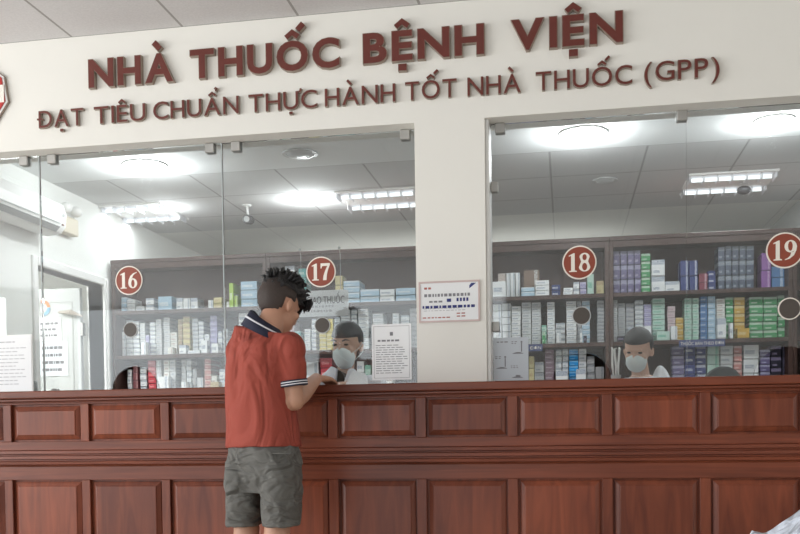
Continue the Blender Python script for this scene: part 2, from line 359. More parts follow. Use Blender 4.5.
# stepped moulding
prof = [(0.0, 0.825), (-0.010, 0.822), (-0.012, 0.808), (-0.004, 0.804), (-0.004, 0.800), (-0.018, 0.796), (-0.020, 0.782), (-0.008, 0.778), (-0.008, 0.773), (-0.020, 0.769), (-0.018, 0.756), (-0.006, 0.752), (0.0, 0.745), (0.024, 0.745), (0.024, 0.825)]
bm = bmesh.new(); a = [bm.verts.new((XC0, y, z)) for y, z in prof]; b = [bm.verts.new((XC1, y, z)) for y, z in prof]
for i in range(len(prof)):
    j = (i+1) % len(prof); bm.faces.new((a[i], a[j], b[j], b[i]))
bm.faces.new(a[::-1]); bm.faces.new(b)
obj('moulding', bm, M['woodh'], ct)
ks = range(-3, 13)
for k in ks:
    x = k*P_ + 0.003
    boxes('stile', [(x-0.022, x+0.022, 0.0, 0.025, zu0, zu1)], M['wood'], ct, bevel=0.002)
    boxes('stile', [(x-0.022, x+0.022, 0.0, 0.025, zl0, zl1)], M['wood'], ct, bevel=0.002)
def panel(x0, x1, z0, z1, mt):
    bm = bmesh.new()
    def rect(i, y): return [bm.verts.new(p) for p in ((x0+i, y, z0+i), (x1-i, y, z0+i), (x1-i, y, z1-i), (x0+i, y, z1-i))]
    rs = [rect(0.0, 0.022), rect(0.0085, 0.022), rect(0.010, 0.016), rect(0.029, 0.007), rect(0.0305, 0.0045), rect(0.034, 0.003)]
    for i in range(len(rs)-1):
        for k in range(4): bm.faces.new((rs[i][k], rs[i][(k+1) % 4], rs[i+1][(k+1) % 4], rs[i+1][k]))
    bm.faces.new(rs[-1])
    bk = rect(0.0, 0.025); bm.faces.new(bk[::-1])
    for k in range(4): bm.faces.new((bk[k], bk[(k+1) % 4], rs[0][(k+1) % 4], rs[0][k]))
    return obj('panel', bm, mt, ct)
pm = [wood_mat('panel veneer', (c*0.105, c*0.022, c*0.010), (c*0.235, c*0.058, c*0.025), seed=s) for c, s in ((1.0, 1.7), (1.15, 7.3), (0.9, 11.9))]
for k in list(ks)[:-1]:
    x = k*P_ + 0.003
    panel(x+0.022, x+P_-0.022, zu0, zu1, pm[k % 3]); panel(x+0.022, x+P_-0.022, zl0, zl1, pm[(k+1) % 3])

# ------------------------------------------------------------------ raised lettering
def clean(me):
    b = bmesh.new(); b.from_mesh(me); bmesh.ops.remove_doubles(b, verts=b.verts, dist=1e-5); bmesh.ops.triangulate(b, faces=b.faces); bmesh.ops.recalc_face_normals(b, faces=b.faces)
    for f in b.faces: f.smooth = False
    b.to_mesh(me); b.free()
import unicodedata
def stroke(pts, w):
    """outline polygon of a bent bar"""
    P = [Vector((a, b)) for a, b in pts]; L_, R_ = [], []
    for i, p in enumerate(P):
        d = (P[min(i+1, len(P)-1)]-P[max(i-1, 0)]).normalized(); n = Vector((-d.y, d.x))
        k = 1.0
        if 0 < i < len(P)-1:
            d1 = (P[i]-P[i-1]).normalized(); k = 1/max(0.5, n.dot(Vector((-d1.y, d1.x))))
        e = d*(-w*0.08 if i == 0 else w*0.08 if i == len(P)-1 else 0)
        L_.append(p+n*w/2*k+e); R_.append(p-n*w/2*k+e)
    return [(p.x, p.y) for p in L_+R_[::-1]]
def marks_of(ch, wd, t):
    """diacritics in cap-height units about the letter's centre; t = bar width"""
    out = []; hat = False
    nf = unicodedata.normalize('NFD', ch)
    if '\u0302' in nf: hat = True; out.append(([(-0.20, 1.12), (0.0, 1.27), (0.20, 1.12)], t*0.85))
    if '\u0300' in nf: out.append(([(-0.17, 1.36), (0.03, 1.14)], t))
    if '\u0301' in nf: out.append(([(0.20, 1.34), (0.38, 1.52)] if hat else [(-0.03, 1.14), (0.17, 1.36)], t))
    if '\u0309' in nf: out.append(([(0.14, 1.48), (0.22, 1.54), (0.30, 1.48), (0.24, 1.41), (0.22, 1.35)], t*0.6))
    if '\u0323' in nf: out.append(([(-t*0.55, -0.20), (t*0.55, -0.20)], t*1.1))
    if '\u031b' in nf: out.append(([(wd/2-0.03, 0.93), (wd/2+0.10, 0.97), (wd/2+0.14, 1.12)], t*0.75))
    return out
def letters(root, words, ybase, cap, offset, ext, faceoff, gap, t):
    """words: (string, px left, px right, py baseline left, py baseline right)"""
    mb = bounds(text_mesh('H', 1.0, 0, offset)); ch_ = mb[3]-mb[2]
    for s, x0, x1, y0, y1 in words:
        x0 += 0.8; x1 -= 1.8
        q0, q1 = at(x0, y0, YW), at(x1, y1, YW)
        z = (q0.z+q1.z)/2
        base, w = [], 0
        for ch in s:
            bc = 'D' if ch == 'Đ' else unicodedata.normalize('NFD', ch)[0]
            me = text_mesh(bc, 1.0, 0, offset); b = bounds(me); bpy.data.meshes.remove(me); base.append((ch, bc, b)); w += b[1]-b[0]+gap
        w -= gap
        sc = cap/ch_; sx_ = (q1.x-q0.x)/w; x = q0.x
        for ch, bc, b in base:
            fs = []; wd = (b[1]-b[0])*sx_
            for off, dep, mt, y, grow in ((offset, ext, M['bronze'], YW-0.0005-ext, 0.0), (offset-faceoff, 0.0015, M['letter'], YW-0.0005-2*ext-0.001, -0.035)):
                me = text_mesh(bc, 1.0, 1.0, off); me.transform(Matrix.Translation((-b[0], -(mb[2]), 0))); me.transform(Matrix.Diagonal((sx_, sc, dep, 1)))
                bm = bmesh.new(); bm.from_mesh(me); bpy.data.meshes.remove(me)
                ms = marks_of(ch, wd/cap, t)
                if ch == 'Đ': ms.append(([(-wd/cap/2-0.09, 0.52), (-wd/cap/2+0.26, 0.52)], t*0.7))
                for k, (pl, tw) in enumerate(ms):
                    m2 = poly_curve([stroke(pl, tw+grow)], extrude=1.0); m2.transform(Matrix.Diagonal((cap, cap, dep*(1.02 if ch == 'Đ' else 1.0), 1))); m2.transform(Matrix.Translation((wd/2, 0, 0)))
                    bm.from_mesh(m2); bpy.data.meshes.remove(m2)
                me = bpy.data.meshes.new('letter'); bm.to_mesh(me); bm.free()
                upright(me); me.transform(Matrix.Translation((x, y, z))); clean(me); me.materials.clear(); me.materials.append(mt); fs.append(me)
            L = link('letter', fs[0], root); link('letter_face', fs[1], L)
            x += (b[1]-b[0]+gap)*sx_
big = empty('wall_lettering', at(360, 60, YW), 'large brown-red raised letters reading NHÀ THUỐC BỆNH VIỆN on the wall', 'sign')
letters(big, [('NHÀ', 90, 178, 90.5, 83), ('THUỐC', 191, 343, 82, 68.5), ('BỆNH', 363, 487, 66.5, 56), ('VIỆN', 510, 625, 54, 44)], 0, 0.148, 0.044, 0.012, 0.015, 0.09, 0.22)
sm = empty('wall_lettering', at(380, 105, YW), 'lower row of smaller brown-red letters ending in (GPP)', 'sign')
letters(sm, [('ĐẠT', 40, 87, 129.5, 126), ('TIÊU', 95, 149, 125.5, 121.5), ('CHUẨN', 154, 242, 121, 114.5), ('THỰC', 249, 320, 114, 108.5), ('HÀNH', 325, 398, 108.5, 102.5),
             ('TỐT', 405, 459, 102, 98), ('NHÀ', 467, 523, 97.5, 93.5), ('THUỐC', 535, 634, 93, 84.5), ('(GPP)', 643, 721, 84, 77)], 0, 0.088, 0.008, 0.009, 0.012, 0.10, 0.15)

# ------------------------------------------------------------------ emblem at the left
ec = at(-19.5, 97, YW)
r = empty('wall_emblem', (ec.x, YW, ec.z), 'red and white octagonal emblem with white cross mounted on the cream wall', 'emblem')
def octa(rad, dep, y, mt, name, par):
    me = poly_curve([[(math.cos(PI/8+k*PI/4+0.15)*rad, math.sin(PI/8+k*PI/4+0.15)*rad) for k in range(8)]], extrude=dep); upright(me)
    me.transform(Matrix.Translation((ec.x, y, ec.z))); me.materials.clear(); me.materials.append(mt); return link(name, me, par)
octa(0.176, 0.006, YW-0.0065, M['bronze'], 'backing', r)
octa(0.171, 0.002, YW-0.015, M['white'], 'border', r)
octa(0.160, 0.002, YW-0.0195, M['logored'], 'field', r)
boxes('cross', [(ec.x-0.150, ec.x+0.150, YW-0.0235, YW-0.0217, ec.z-0.045, ec.z+0.045), (ec.x-0.05, ec.x+0.05, YW-0.0235, YW-0.0217, ec.z-0.14, ec.z-0.0455), (ec.x-0.05, ec.x+0.05, YW-0.0235, YW-0.0217, ec.z+0.0455, ec.z+0.14)], M['discw'], r)

# ------------------------------------------------------------------ numbered roundels
def ring_pts(cx, cy, rx, ry, n=28, a0=0, a1=2*PI):
    return [(cx+math.cos(a0+(a1-a0)*k/n)*rx, cy+math.sin(a0+(a1-a0)*k/n)*ry) for k in range(n)]
def digit(d):
    """serif numerals in a unit-high box; returns list of closed polygons and the width"""
    if d == '1':
        return [[(0.04, 0), (0.46, 0), (0.46, 0.05), (0.35, 0.08), (0.35, 1.0), (0.28, 1.0), (0.03, 0.88), (0.03, 0.83), (0.15, 0.86), (0.15, 0.08), (0.04, 0.05)]], 0.5
    if d == '7':
        return [[(0.02, 1.0), (0.02, 0.70), (0.07, 0.70), (0.11, 0.82), (0.20, 0.84), (0.44, 0.84), (0.30, 0.55), (0.20, 0.28), (0.16, 0.0), (0.38, 0.0), (0.41, 0.32), (0.48, 0.60), (0.60, 0.90), (0.60, 1.0)]], 0.62
    if d == '8':
        o = []
        for k in range(48):
            t = 2*PI*k/48; z = math.sin(t)
            # figure outline: two stacked lobes
            if z >= 0.12: o.append((0.32+math.cos(t)*0.28, 0.76+(z)*0.24))
            elif z <= -0.12: o.append((0.32+math.cos(t)*0.315, 0.27+(z)*0.27))
            else: o.append((0.32+math.copysign(0.19, math.cos(t)), 0.54))
        return [o, ring_pts(0.32, 0.765, 0.115, 0.165, 20), ring_pts(0.32, 0.26, 0.135, 0.20, 20)], 0.64
    six = [[(0.32+math.cos(t)*0.30, 0.31+math.sin(t)*0.31) for t in [(-2.75+2*PI*k/40) for k in range(33)]] +
           [(0.36, 0.64), (0.27, 0.60), (0.34, 0.78), (0.47, 0.90), (0.60, 0.955), (0.60, 1.0), (0.36, 0.93), (0.16, 0.77), (0.04, 0.52), (0.01, 0.31)],
           ring_pts(0.33, 0.30, 0.115, 0.24, 20)]
    if d == '6': return six, 0.64
    return [[(0.64-x, 1-y) for x, y in s] for s in six], 0.64
def roundel(px, py, rp, s):
    p = at(px, py, YG-0.006); rr = rp
    r = empty('number_roundel', (p.x, YG-0.006, p.z), 'round brown-red sticker with white number %s on the glass' % {'16': 'sixteen', '17': 'seventeen', '18': 'eighteen', '19': 'nineteen'}[s], 'number sign', 'numbered roundels on the glass')
    me = poly_curve([circ(0, 0, rr, 48)], extrude=0.0008); upright(me); me.transform(Matrix.Translation((p.x, YG-0.0065, p.z))); me.materials.clear(); me.materials.append(M['discw']); link('rim', me, r)
    me = poly_curve([circ(0, 0, rr*0.915, 48)], extrude=0.0008); upright(me); me.transform(Matrix.Translation((p.x, YG-0.0085, p.z))); me.materials.clear(); me.materials.append(M['disc']); link('disc', me, r)
    h = rr*1.10; k = 0.98; ws = [digit(c) for c in s]; tot = sum(w for _, w in ws)*h*k+0.06*h; x = p.x-tot/2
    for c, (sp, w) in zip(s, ws):
        me = poly_curve([[(a*h*k, b*h) for a, b in q] for q in sp], extrude=0.0006); upright(me); me.transform(Matrix.Translation((x, YG-0.0102, p.z-h/2))); me.materials.clear(); me.materials.append(M['discw']); link('numeral', me, r)
        x += (w+0.06)*h*k
roundel(129, 280.5, 0.0765, '16'); roundel(321, 272, 0.0775, '17'); roundel(579.4, 262.5, 0.0815, '18'); roundel(784.7, 250.4, 0.0835, '19')

# ------------------------------------------------------------------ papers and signs
def marks(bm, x0, x1, z0, z1, y, rows, mi=0, seed=0, fill=0.85, word=(0.012, 0.035), hgt=0.4):
    rnd = random.Random(seed); dz = (z1-z0)/rows
    for i in range(rows):
        z = z1-dz*(i+0.5); x = x0; end = x0+(x1-x0)*(fill+rnd.uniform(-0.15, 0.12)*1.0)
        while x < min(end, x1)-0.004:
            w = min(rnd.uniform(*word), x1-x); box(bm, x, x+w, y-0.0006, y, z-dz*hgt/2, z+dz*hgt/2, mi); x += w+0.006
def put_text(root, s, x0, x1, z, h, y, mt, name='printed_text', offset=0.0):
    me = text_mesh(s, 1.0, 0.0005, offset); b = bounds(me); hb = bounds(text_mesh('H', 1.0, 0, offset)); sc = h/(hb[3]-hb[2])
    me.transform(Matrix.Translation((-b[0], -hb[2], 0))); me.transform(Matrix.Diagonal(((x1-x0)/(b[1]-b[0]), sc, 1, 1))); upright(me)
    me.transform(Matrix.Translation((x0, y-0.0007, z))); me.materials.clear(); me.materials.append(mt); return link(name, me, root)
def rect_px(x0, y0, x1, y1, Y): a = at(x0, (y0+y1)/2, Y); b = at(x1, (y0+y1)/2, Y); c = at((x0+x1)/2, y0, Y); d = at((x0+x1)/2, y1, Y); return a.x, b.x, d.z, c.z
# notice on the pane marked seventeen
yp = YG-0.0065
x0, x1, z0, z1 = rect_px(372, 324, 411.5, 380, yp); z0 = max(z0, ZT+0.004)
r = empty('paper_notice', ((x0+x1)/2, yp, z0), 'white printed notice sheet taped to the glass left of the pillar', 'notice')
boxes('sheet', [(x0, x1, yp-0.0010, yp, z0, z1)], M['paper'], r)
bm = bmesh.new(); ii = 0.010
for e in ((x0+ii, x1-ii, yp-0.0016, yp-0.0011, z0+ii, z0+ii+0.0015), (x0+ii, x1-ii, yp-0.0016, yp-0.0011, z1-ii-0.0015, z1-ii), (x0+ii, x0+ii+0.0015, yp-0.0016, yp-0.0011, z0+ii+0.0015, z1-ii-0.0015), (x1-ii-0.0015, x1-ii, yp-0.0016, yp-0.0011, z0+ii+0.0015, z1-ii-0.0015)): box(bm, *e)
marks(bm, x0+0.02, x1-0.02, z0+0.03, z1-0.10, yp-0.0011, 13, seed=3, hgt=0.28)
marks(bm, x0+0.03, x1-0.03, z1-0.09, z1-0.075, yp-0.0011, 1, seed=4, hgt=0.6)
box(bm, (x0+x1)/2-0.008, (x0+x1)/2+0.008, yp-0.0016, yp-0.0011, z1-0.058, z1-0.040)
obj('printed_lines', bm, M['ink'], r)
# pick-up sign hanging behind the glass
ys = YG+0.03
x0, x1, z0, z1 = rect_px(294, 290.5, 348.5, 316.5, ys)
me = poly_curve([[(x0+0.012, z0), (x1-0.012, z0), (x1-0.003, z0+0.003), (x1, z0+0.012), (x1, z1-0.012), (x1-0.003, z1-0.003), (x1-0.012, z1), (x0+0.012, z1), (x0+0.003, z1-0.003), (x0, z1-0.012), (x0, z0+0.012), (x0+0.003, z0+0.003)]], extrude=0.003); upright(me)
r = empty('hanging_sign', ((x0+x1)/2, ys, z1), 'white rounded sign reading NƠI GIAO THUỐC behind the glass below number seventeen', 'sign')
me.transform(Matrix.Translation((0, ys, 0))); me.materials.clear(); me.materials.append(M['paper']); link('board', me, r)
put_text(r, 'NƠI GIAO THUỐC', x0+0.004, x1-0.020, z1-0.068, 0.037, ys-0.0035, M['ink'], offset=0.006)
bm = bmesh.new(); marks(bm, x0+0.03, x1-0.03, z0+0.016, z0+0.062, ys-0.0032, 2, seed=8, word=(0.006, 0.016), hgt=0.45); obj('small_print', bm, M['inkl'], r)
bm = bmesh.new()
for xx in (x0+0.04, x1-0.04): tube(bm, [(xx, ys, z1-0.002), (xx, ys, 1.80), (xx, YG+0.012, 1.83)], 0.0012, 6); ell(bm, (xx, YG+0.012, 1.83), (0.008, 0, 0), (0, 0.006, 0), (0, 0, 0.008), 10, 8)
obj('hanging_string', bm, M['grey'], r)
# plaque on the pillar
yq = YW-0.001
x0, x1, z0, z1 = rect_px(419, 281, 480, 322, yq)
r = empty('pillar_plaque', ((x0+x1)/2, YW, z0), 'landscape white information plaque in a pinkish frame on the cream pillar', 'plaque')
boxes('frame', [(x0, x1, yq-0.006, yq, z0, z0+0.008), (x0, x1, yq-0.006, yq, z1-0.008, z1), (x0, x0+0.008, yq-0.006, yq, z0+0.008, z1-0.008), (x1-0.008, x1, yq-0.006, yq, z0+0.008, z1-0.008)], mat('pinkish aluminium frame', (0.55, 0.42, 0.40), 0.4, metal=0.3), r)
boxes('sheet', [(x0+0.0081, x1-0.0081, yq-0.003, yq, z0+0.0081, z1-0.0081)], M['paper'], r)
W, H = x1-x0, z1-z0; yy = yq-0.0031
def line_(mt, *a, **k):
    bm = bmesh.new(); marks(bm, *a, **k); obj('printed_line', bm, mt, r)
line_(M['inkred'], x0+0.09*W, x0+0.25*W, z1-0.20*H, z1-0.13*H, yy, 1, seed=1, word=(0.008, 0.015), hgt=0.7)
line_(M['inkred'], x0+0.62*W, x0+0.80*W, z0+0.10*H, z0+0.24*H, yy, 2, seed=5, word=(0.008, 0.02))
line_(M['inkred'], x0+0.06*W, x0+0.55*W, z0+0.08*H, z0+0.15*H, yy, 1, seed=6, word=(0.008, 0.02))
line_(M['ink'], x0+0.09*W, x0+0.90*W, z1-0.40*H, z1-0.28*H, yy, 1, seed=12, word=(0.006, 0.018), hgt=0.6, fill=0.95)
line_(M['ink'], x0+0.17*W, x0+0.42*W, z1-0.55*H, z1-0.44*H, yy, 1, seed=13, word=(0.01, 0.02))
line_(M['inkl'], x0+0.08*W, x0+0.90*W, z0+0.26*H, z0+0.36*H, yy, 2, seed=14, word=(0.006, 0.02), hgt=0.3)
line_(M['inkblue'], x0+0.06*W, x0+0.93*W, z1-0.68*H, z1-0.57*H, yy, 1, seed=15, word=(0.008, 0.022), hgt=0.6, fill=1.0)
line_(M['inkblue'], x0+0.62*W, x0+0.82*W, z1-0.52*H, z1-0.40*H, yy, 1, seed=16, word=(0.008, 0.012), hgt=0.7, fill=1.0)
line_(M['inkblue'], x0+0.46*W, x0+0.53*W, z1-0.52*H, z1-0.42*H, yy, 1, seed=17, hgt=0.8, fill=1.0)
bm = bmesh.new(); v = [bm.verts.new(p) for p in ((x1-0.17*W, yy-0.0004, z1-0.20*H), (x1-0.06*W, yy-0.0004, z1-0.07*H), (x1-0.14*W, yy-0.0004, z1-0.07*H), (x1-0.17*W, yy-0.0004, z1-0.13*H))]; bm.faces.new(v)
obj('logo', bm, M['inkblue'], r)
# instruction sheet on the right bay
yi = YG-0.0075
x0, x1, z0, z1 = rect_px(493.5, 337.5, 528.5, 377, yi); z0 = ZT+0.02
r = empty('instruction_sheet', ((x0+x1)/2, yi, z0), 'pale blue-grey instruction sheet with three small drawings on the glass beside the pillar', 'poster')
boxes('sheet', [(x0, x1, yi, yi+0.001, z0, z1)], mat('pale grey blue sheet', (0.58, 0.63, 0.68), 0.7), r)
bm = bmesh.new(); W, H = x1-x0, z1-z0; yy = yi-0.0002
marks(bm, x0+0.1*W, x0+0.6*W, z1-0.13*H, z1-0.07*H, yy, 1, seed=31, word=(0.01, 0.02))
for fx, fz in ((0.25, 0.28), (0.72, 0.62), (0.70, 0.06)):
    for k in range(9):
        w_ = 0.034*W; xk = x0+(fx-0.17)*W+k*w_; h_ = (0.008+0.03*math.sin(PI*(k+0.5)/9)+(0.03 if fz < 0.1 and 2 < k < 7 else 0))*H
        box(bm, xk, xk+w_*0.98, yy-0.0006, yy, z0+fz*H, z0+fz*H+h_)
    if fz > 0.1: box(bm, x0+(fx+0.07)*W, x0+(fx+0.10)*W, yy-0.0006, yy, z0+(fz+0.045)*H, z0+(fz+0.25)*H); box(bm, x0+(fx+0.06)*W, x0+(fx+0.11)*W, yy-0.0006, yy, z0+(fz+0.255)*H, z0+(fz+0.29)*H)
    marks(bm, x0+(fx-0.2)*W, x0+(fx)*W, z0+(fz+0.22)*H, z0+(fz+0.30)*H, yy, 2, seed=int(fx*100), word=(0.004, 0.012))
obj('drawing', bm, M['ink'], r)
# acrylic stand with certificate at the far left
yc = YG-0.13
x0, x1, z0, z1 = rect_px(-16, 335, 32.5, 388, yc); z0 = ZT+0.012
r = empty('document_stand', ((x0+x1)/2, yc, ZT), 'white framed certificate in a clear stand on the counter at the far left', 'document stand')
boxes('sheet', [(x0+0.006, x1-0.006, yc-0.001, yc+0.001, z0+0.006, z1-0.006)], M['paper'], r)
boxes('stand', [(x0, x1, yc+0.0015, yc+0.005, ZT+0.001, z1), (x0, x1, yc-0.04, yc+0.06, ZT+0.001, ZT+0.005)], M['white'], r)
bm = bmesh.new(); marks(bm, x0+0.03, x1-0.03, z0+0.03, z1-0.06, yc-0.0012, 11, seed=22, hgt=0.22); obj('printed_lines', bm, M['inkl'], r); bm = bmesh.new(); marks(bm, x0+0.09, x1-0.09, z1-0.045, z1-0.03, yc-0.0012, 1, seed=23); obj('printed_heading', bm, M['inkl'], r)
p = at(55, 388, YG+0.05)
tag(boxes('small_carton', [(p.x-0.017, p.x+0.017, YG+0.04, YG+0.07, ZT+0.001, ZT+0.032)], M['white'], bevel=0.003), 'tiny white carton on the counter below the left door', 'box')
bm = bmesh.new(); p = at(36, 388, YG+0.07); tube(bm, [(p.x-0.012, p.y, ZT+0.001), (p.x-0.012, p.y, ZT+0.05), (p.x, p.y, ZT+0.075)], [0.02, 0.02, 0.008], 12); tag(obj('hand_rest_bottle', bm, M['grey'], smooth=True), 'small grey bottle on the counter beside the certificate stand', 'bottle').name = 'small_bottle'

# ------------------------------------------------------------------ things on the left wall
# open door leaf standing square to the wall in the annex
yl = yd1-0.02
d = empty('open_door', (XL-0.14, yl, 0), 'open white door leaf with papers seen through the left glass', 'door')
xd0, xd1 = XL-0.16-0.85, XL-0.16
boxes('leaf', [(xd0, xd1, yl-0.04, yl, 0.005, zd-0.02)], mat('pale grey door paint', (0.58, 0.60, 0.60), 0.6, noise_amt=0.03, nscale=3), d, bevel=0.003)
boxes('panel_line', [(xd0+0.06, xd1-0.06, yl-0.043, yl-0.0405, 1.93, 1.936), (xd1-0.07, xd1-0.06, yl-0.043, yl-0.0405, 0.2, 1.929)], M['grey'], d)
for zz in (1.72, 1.2, 0.3): boxes('hinge', [(xd1+0.002, xd1+0.02, yl-0.045, yl+0.0, zz-0.05, zz+0.05)], M['steel'], d)
bm = bmesh.new(); p = at(73, 314, yl-0.09)
tube(bm, [(p.x-0.13, yl-0.07, p.z+0.02), (p.x-0.02, yl-0.09, p.z+0.015), (p.x+0.07, yl-0.075, p.z-0.018)], [0.008, (0.013, 0.02), 0.006], 10); tube(bm, [(p.x-0.02, yl-0.041, p.z+0.012), (p.x-0.02, yl-0.09, p.z+0.012)], 0.008, 8)
obj('closer_arm', bm, mat('beige metal arm', (0.45, 0.40, 0.36), 0.4), d)
def door_paper(x0p, y0p, x1p, y1p, label, rows, seed, mt, extra=None):
    Y = yl-0.0435; x0, x1, z0, z1 = rect_px(x0p, y0p, x1p, y1p, Y)
    r = empty('door_notice', ((x0+x1)/2, Y, z0), label, 'notice')
    boxes('sheet', [(x0, x1, Y-0.001, Y, z0, z1)], mt, r)
    bm = bmesh.new(); marks(bm, x0+0.02, x1-0.02, z0+0.02, z1-0.02, Y-0.0012, rows, seed=seed, word=(0.01, 0.04)); obj('printed_lines', bm, M['ink'], r); return r, (x0, x1, z0, z1, Y)
door_paper(38, 318, 61.5, 341, 'upper white text notice stuck on the open door', 3, 41, M['paper'])
r, (x0, x1, z0, z1, Y) = door_paper(40, 341.5, 68, 376, 'lower pale blue printed sheet stuck on the open door', 4, 42, M['bluepaper'])
Y = yl-0.0435; p = at(43, 308, Y)
r = empty('round_sticker', (p.x, Y, p.z), 'round orange and blue ring sticker on the open door', 'sticker')
for nm, a0, a1, col in (('orange_arc', 0.1, 1.9, (0.65, 0.28, 0.14)), ('blue_arc', -1.6, 0.0, (0.25, 0.45, 0.62)), ('grey_arc', 2.0, 4.6, (0.5, 0.5, 0.5))):
    q = [(p.x+math.cos(a0+(a1-a0)*k/12)*0.062, p.z+math.sin(a0+(a1-a0)*k/12)*0.062) for k in range(13)] + [(p.x+math.cos(a1-(a1-a0)*k/12)*0.036, p.z+math.sin(a1-(a1-a0)*k/12)*0.036) for k in range(13)]
    me = poly_curve([q], extrude=0.0008); upright(me); me.transform(Matrix.Translation((0, Y-0.001, 0))); me.materials.clear(); me.materials.append(mat(nm, col, 0.6)); link(nm, me, r)

# air conditioner
ya1 = atx(64, 220, XL+0.2).y; ya0 = ya1-0.95
za1 = atx(64, 203, XL+0.2).z; za0 = atx(64, 237, XL+0.18).z
r = empty('air_conditioner', (XL, (ya0+ya1)/2, za0), 'white wall-mounted air conditioner high on the left wall', 'air conditioner')
pr = [(0.002, za0+0.02), (0.002, za1), (0.16, za1), (0.205, za1-0.02), (0.225, za1-0.09), (0.215, za0+0.05), (0.18, za0+0.012), (0.08, za0)]
bm = bmesh.new(); a = [bm.verts.new((XL+x, ya0, z)) for x, z in pr]; b = [bm.verts.new((XL+x, ya1, z)) for x, z in pr]
for i in range(len(pr)): j = (i+1) % len(pr); bm.faces.new((a[i], a[j], b[j], b[i]))
bm.faces.new(a[::-1]); bm.faces.new(b)
obj('housing', bm, M['white'], r, bevel=0.012, seg=3)
bm = bmesh.new(); v = [bm.verts.new(p) for p in ((XL+0.219, ya0+0.04, za0+0.045), (XL+0.186, ya0+0.04, za0+0.014), (XL+0.186, ya1-0.09, za0+0.014), (XL+0.219, ya1-0.09, za0+0.045))]
f = bm.faces.new(v); e = bmesh.ops.extrude_face_region(bm, geom=[f])
for q in e['geom']:
    if isinstance(q, bmesh.types.BMVert): q.co += Vector((0.004, 0, -0.004))
obj('air_flap', bm, mat('grey louvre', (0.30, 0.31, 0.31), 0.5), r)
boxes('louvre_line', [(XL+0.222, XL+0.2265, ya0+0.04, ya1-0.09, za0+0.064, za0+0.070)], M['grey'], r)
boxes('badge', [(XL+0.221, XL+0.2275, ya1-0.060, ya1-0.035, za0+0.115, za0+0.14)], M['grey'], r)
boxes('display', [(XL+0.216, XL+0.2225, ya1-0.060, ya1-0.035, za0+0.058, za0+0.070)], mat('brown display', (0.25, 0.13, 0.1), 0.4), r)
# emergency light
pe = atx(69, 226, XL+0.05)
r = empty('emergency_light', (XL, pe.y, pe.z), 'beige emergency light box with two round white lamps beside the air conditioner', 'emergency light')
boxes('box', [(XL+0.002, XL+0.07, pe.y-0.10, pe.y+0.10, pe.z-0.06, pe.z+0.06)], mat('beige plastic', (0.62, 0.55, 0.42), 0.5), r, bevel=0.006)
for s in (-1, 1):
    bm = bmesh.new(); ell(bm, (XL+0.07, pe.y+s*0.07, pe.z+0.115), (0.045, 0, 0), (0, 0.035, 0), (0, 0, 0.04)); tube(bm, [(XL+0.05, pe.y+s*0.07, pe.z+0.0605), (XL+0.06, pe.y+s*0.07, pe.z+0.10)], 0.01, 8)
    obj('lamp', bm, M['white'], r, smooth=True)

# ------------------------------------------------------------------ ceiling fittings
def area(name, loc, sx_, sy_, power, col=(1, 1, 1), rot=(0, 0, 0), shape='RECTANGLE'):
    l = bpy.data.lights.new(name, 'AREA'); l.shape = shape; l.size = sx_; l.size_y = sy_; l.energy = power; l.color = col
    o = bpy.data.objects.new(name, l); C.objects.link(o); o.location = loc; o.rotation_euler = rot; return o
def downlight(px, py, rr, on, label, power=10):
    p = atz(px, py, ZI)
    r = empty('downlight', (p.x, p.y, ZI), label, 'ceiling light', 'round downlights in the pharmacy ceiling')
    me = poly_curve([circ(0, 0, rr*1.25, 40), circ(0, 0, rr*0.98, 40)], extrude=0.004); me.transform(Matrix.Translation((p.x, p.y, ZI-0.005))); me.materials.clear(); me.materials.append(M['white'] if on else M['grey']); link('trim_ring', me, r)
    bm = bmesh.new(); ell(bm, (p.x, p.y, ZI-0.004), (rr*0.95, 0, 0), (0, rr*0.95, 0), (0, 0, 0.018), 24, 10)
    obj('bulb', bm, M['lamp'] if on else M['grey'], r, smooth=True)
    if on:
        l = bpy.data.lights.new('downlight_lamp', 'POINT'); l.energy = power; l.shadow_soft_size = 0.05; l.color = (0.95, 0.98, 1)
        lo = bpy.data.objects.new('downlight_lamp', l); C.objects.link(lo); lo.location = (p.x, p.y, ZI-0.12)
downlight(145, 165, 0.115, True, 'bright round downlight above the roundel sixteen', 19)
downlight(583, 133, 0.115, True, 'bright round downlight above the roundel eighteen', 17)
downlight(300, 153, 0.09, False, 'unlit recessed round downlight above the roundel seventeen', 0)
downlight(168, 207, 0.05, True, 'small lit round downlight beside the left louvred ceiling light', 5)
downlight(308, 199, 0.06, True, 'small lit round downlight above the roundel seventeen, behind the unlit one', 12)
downlight(774, 120, 0.09, True, 'lit round downlight at the right end above the roundel nineteen', 14)
downlight(605, 180, 0.07, False, 'unlit flat round ceiling fitting above the roundel eighteen', 0)
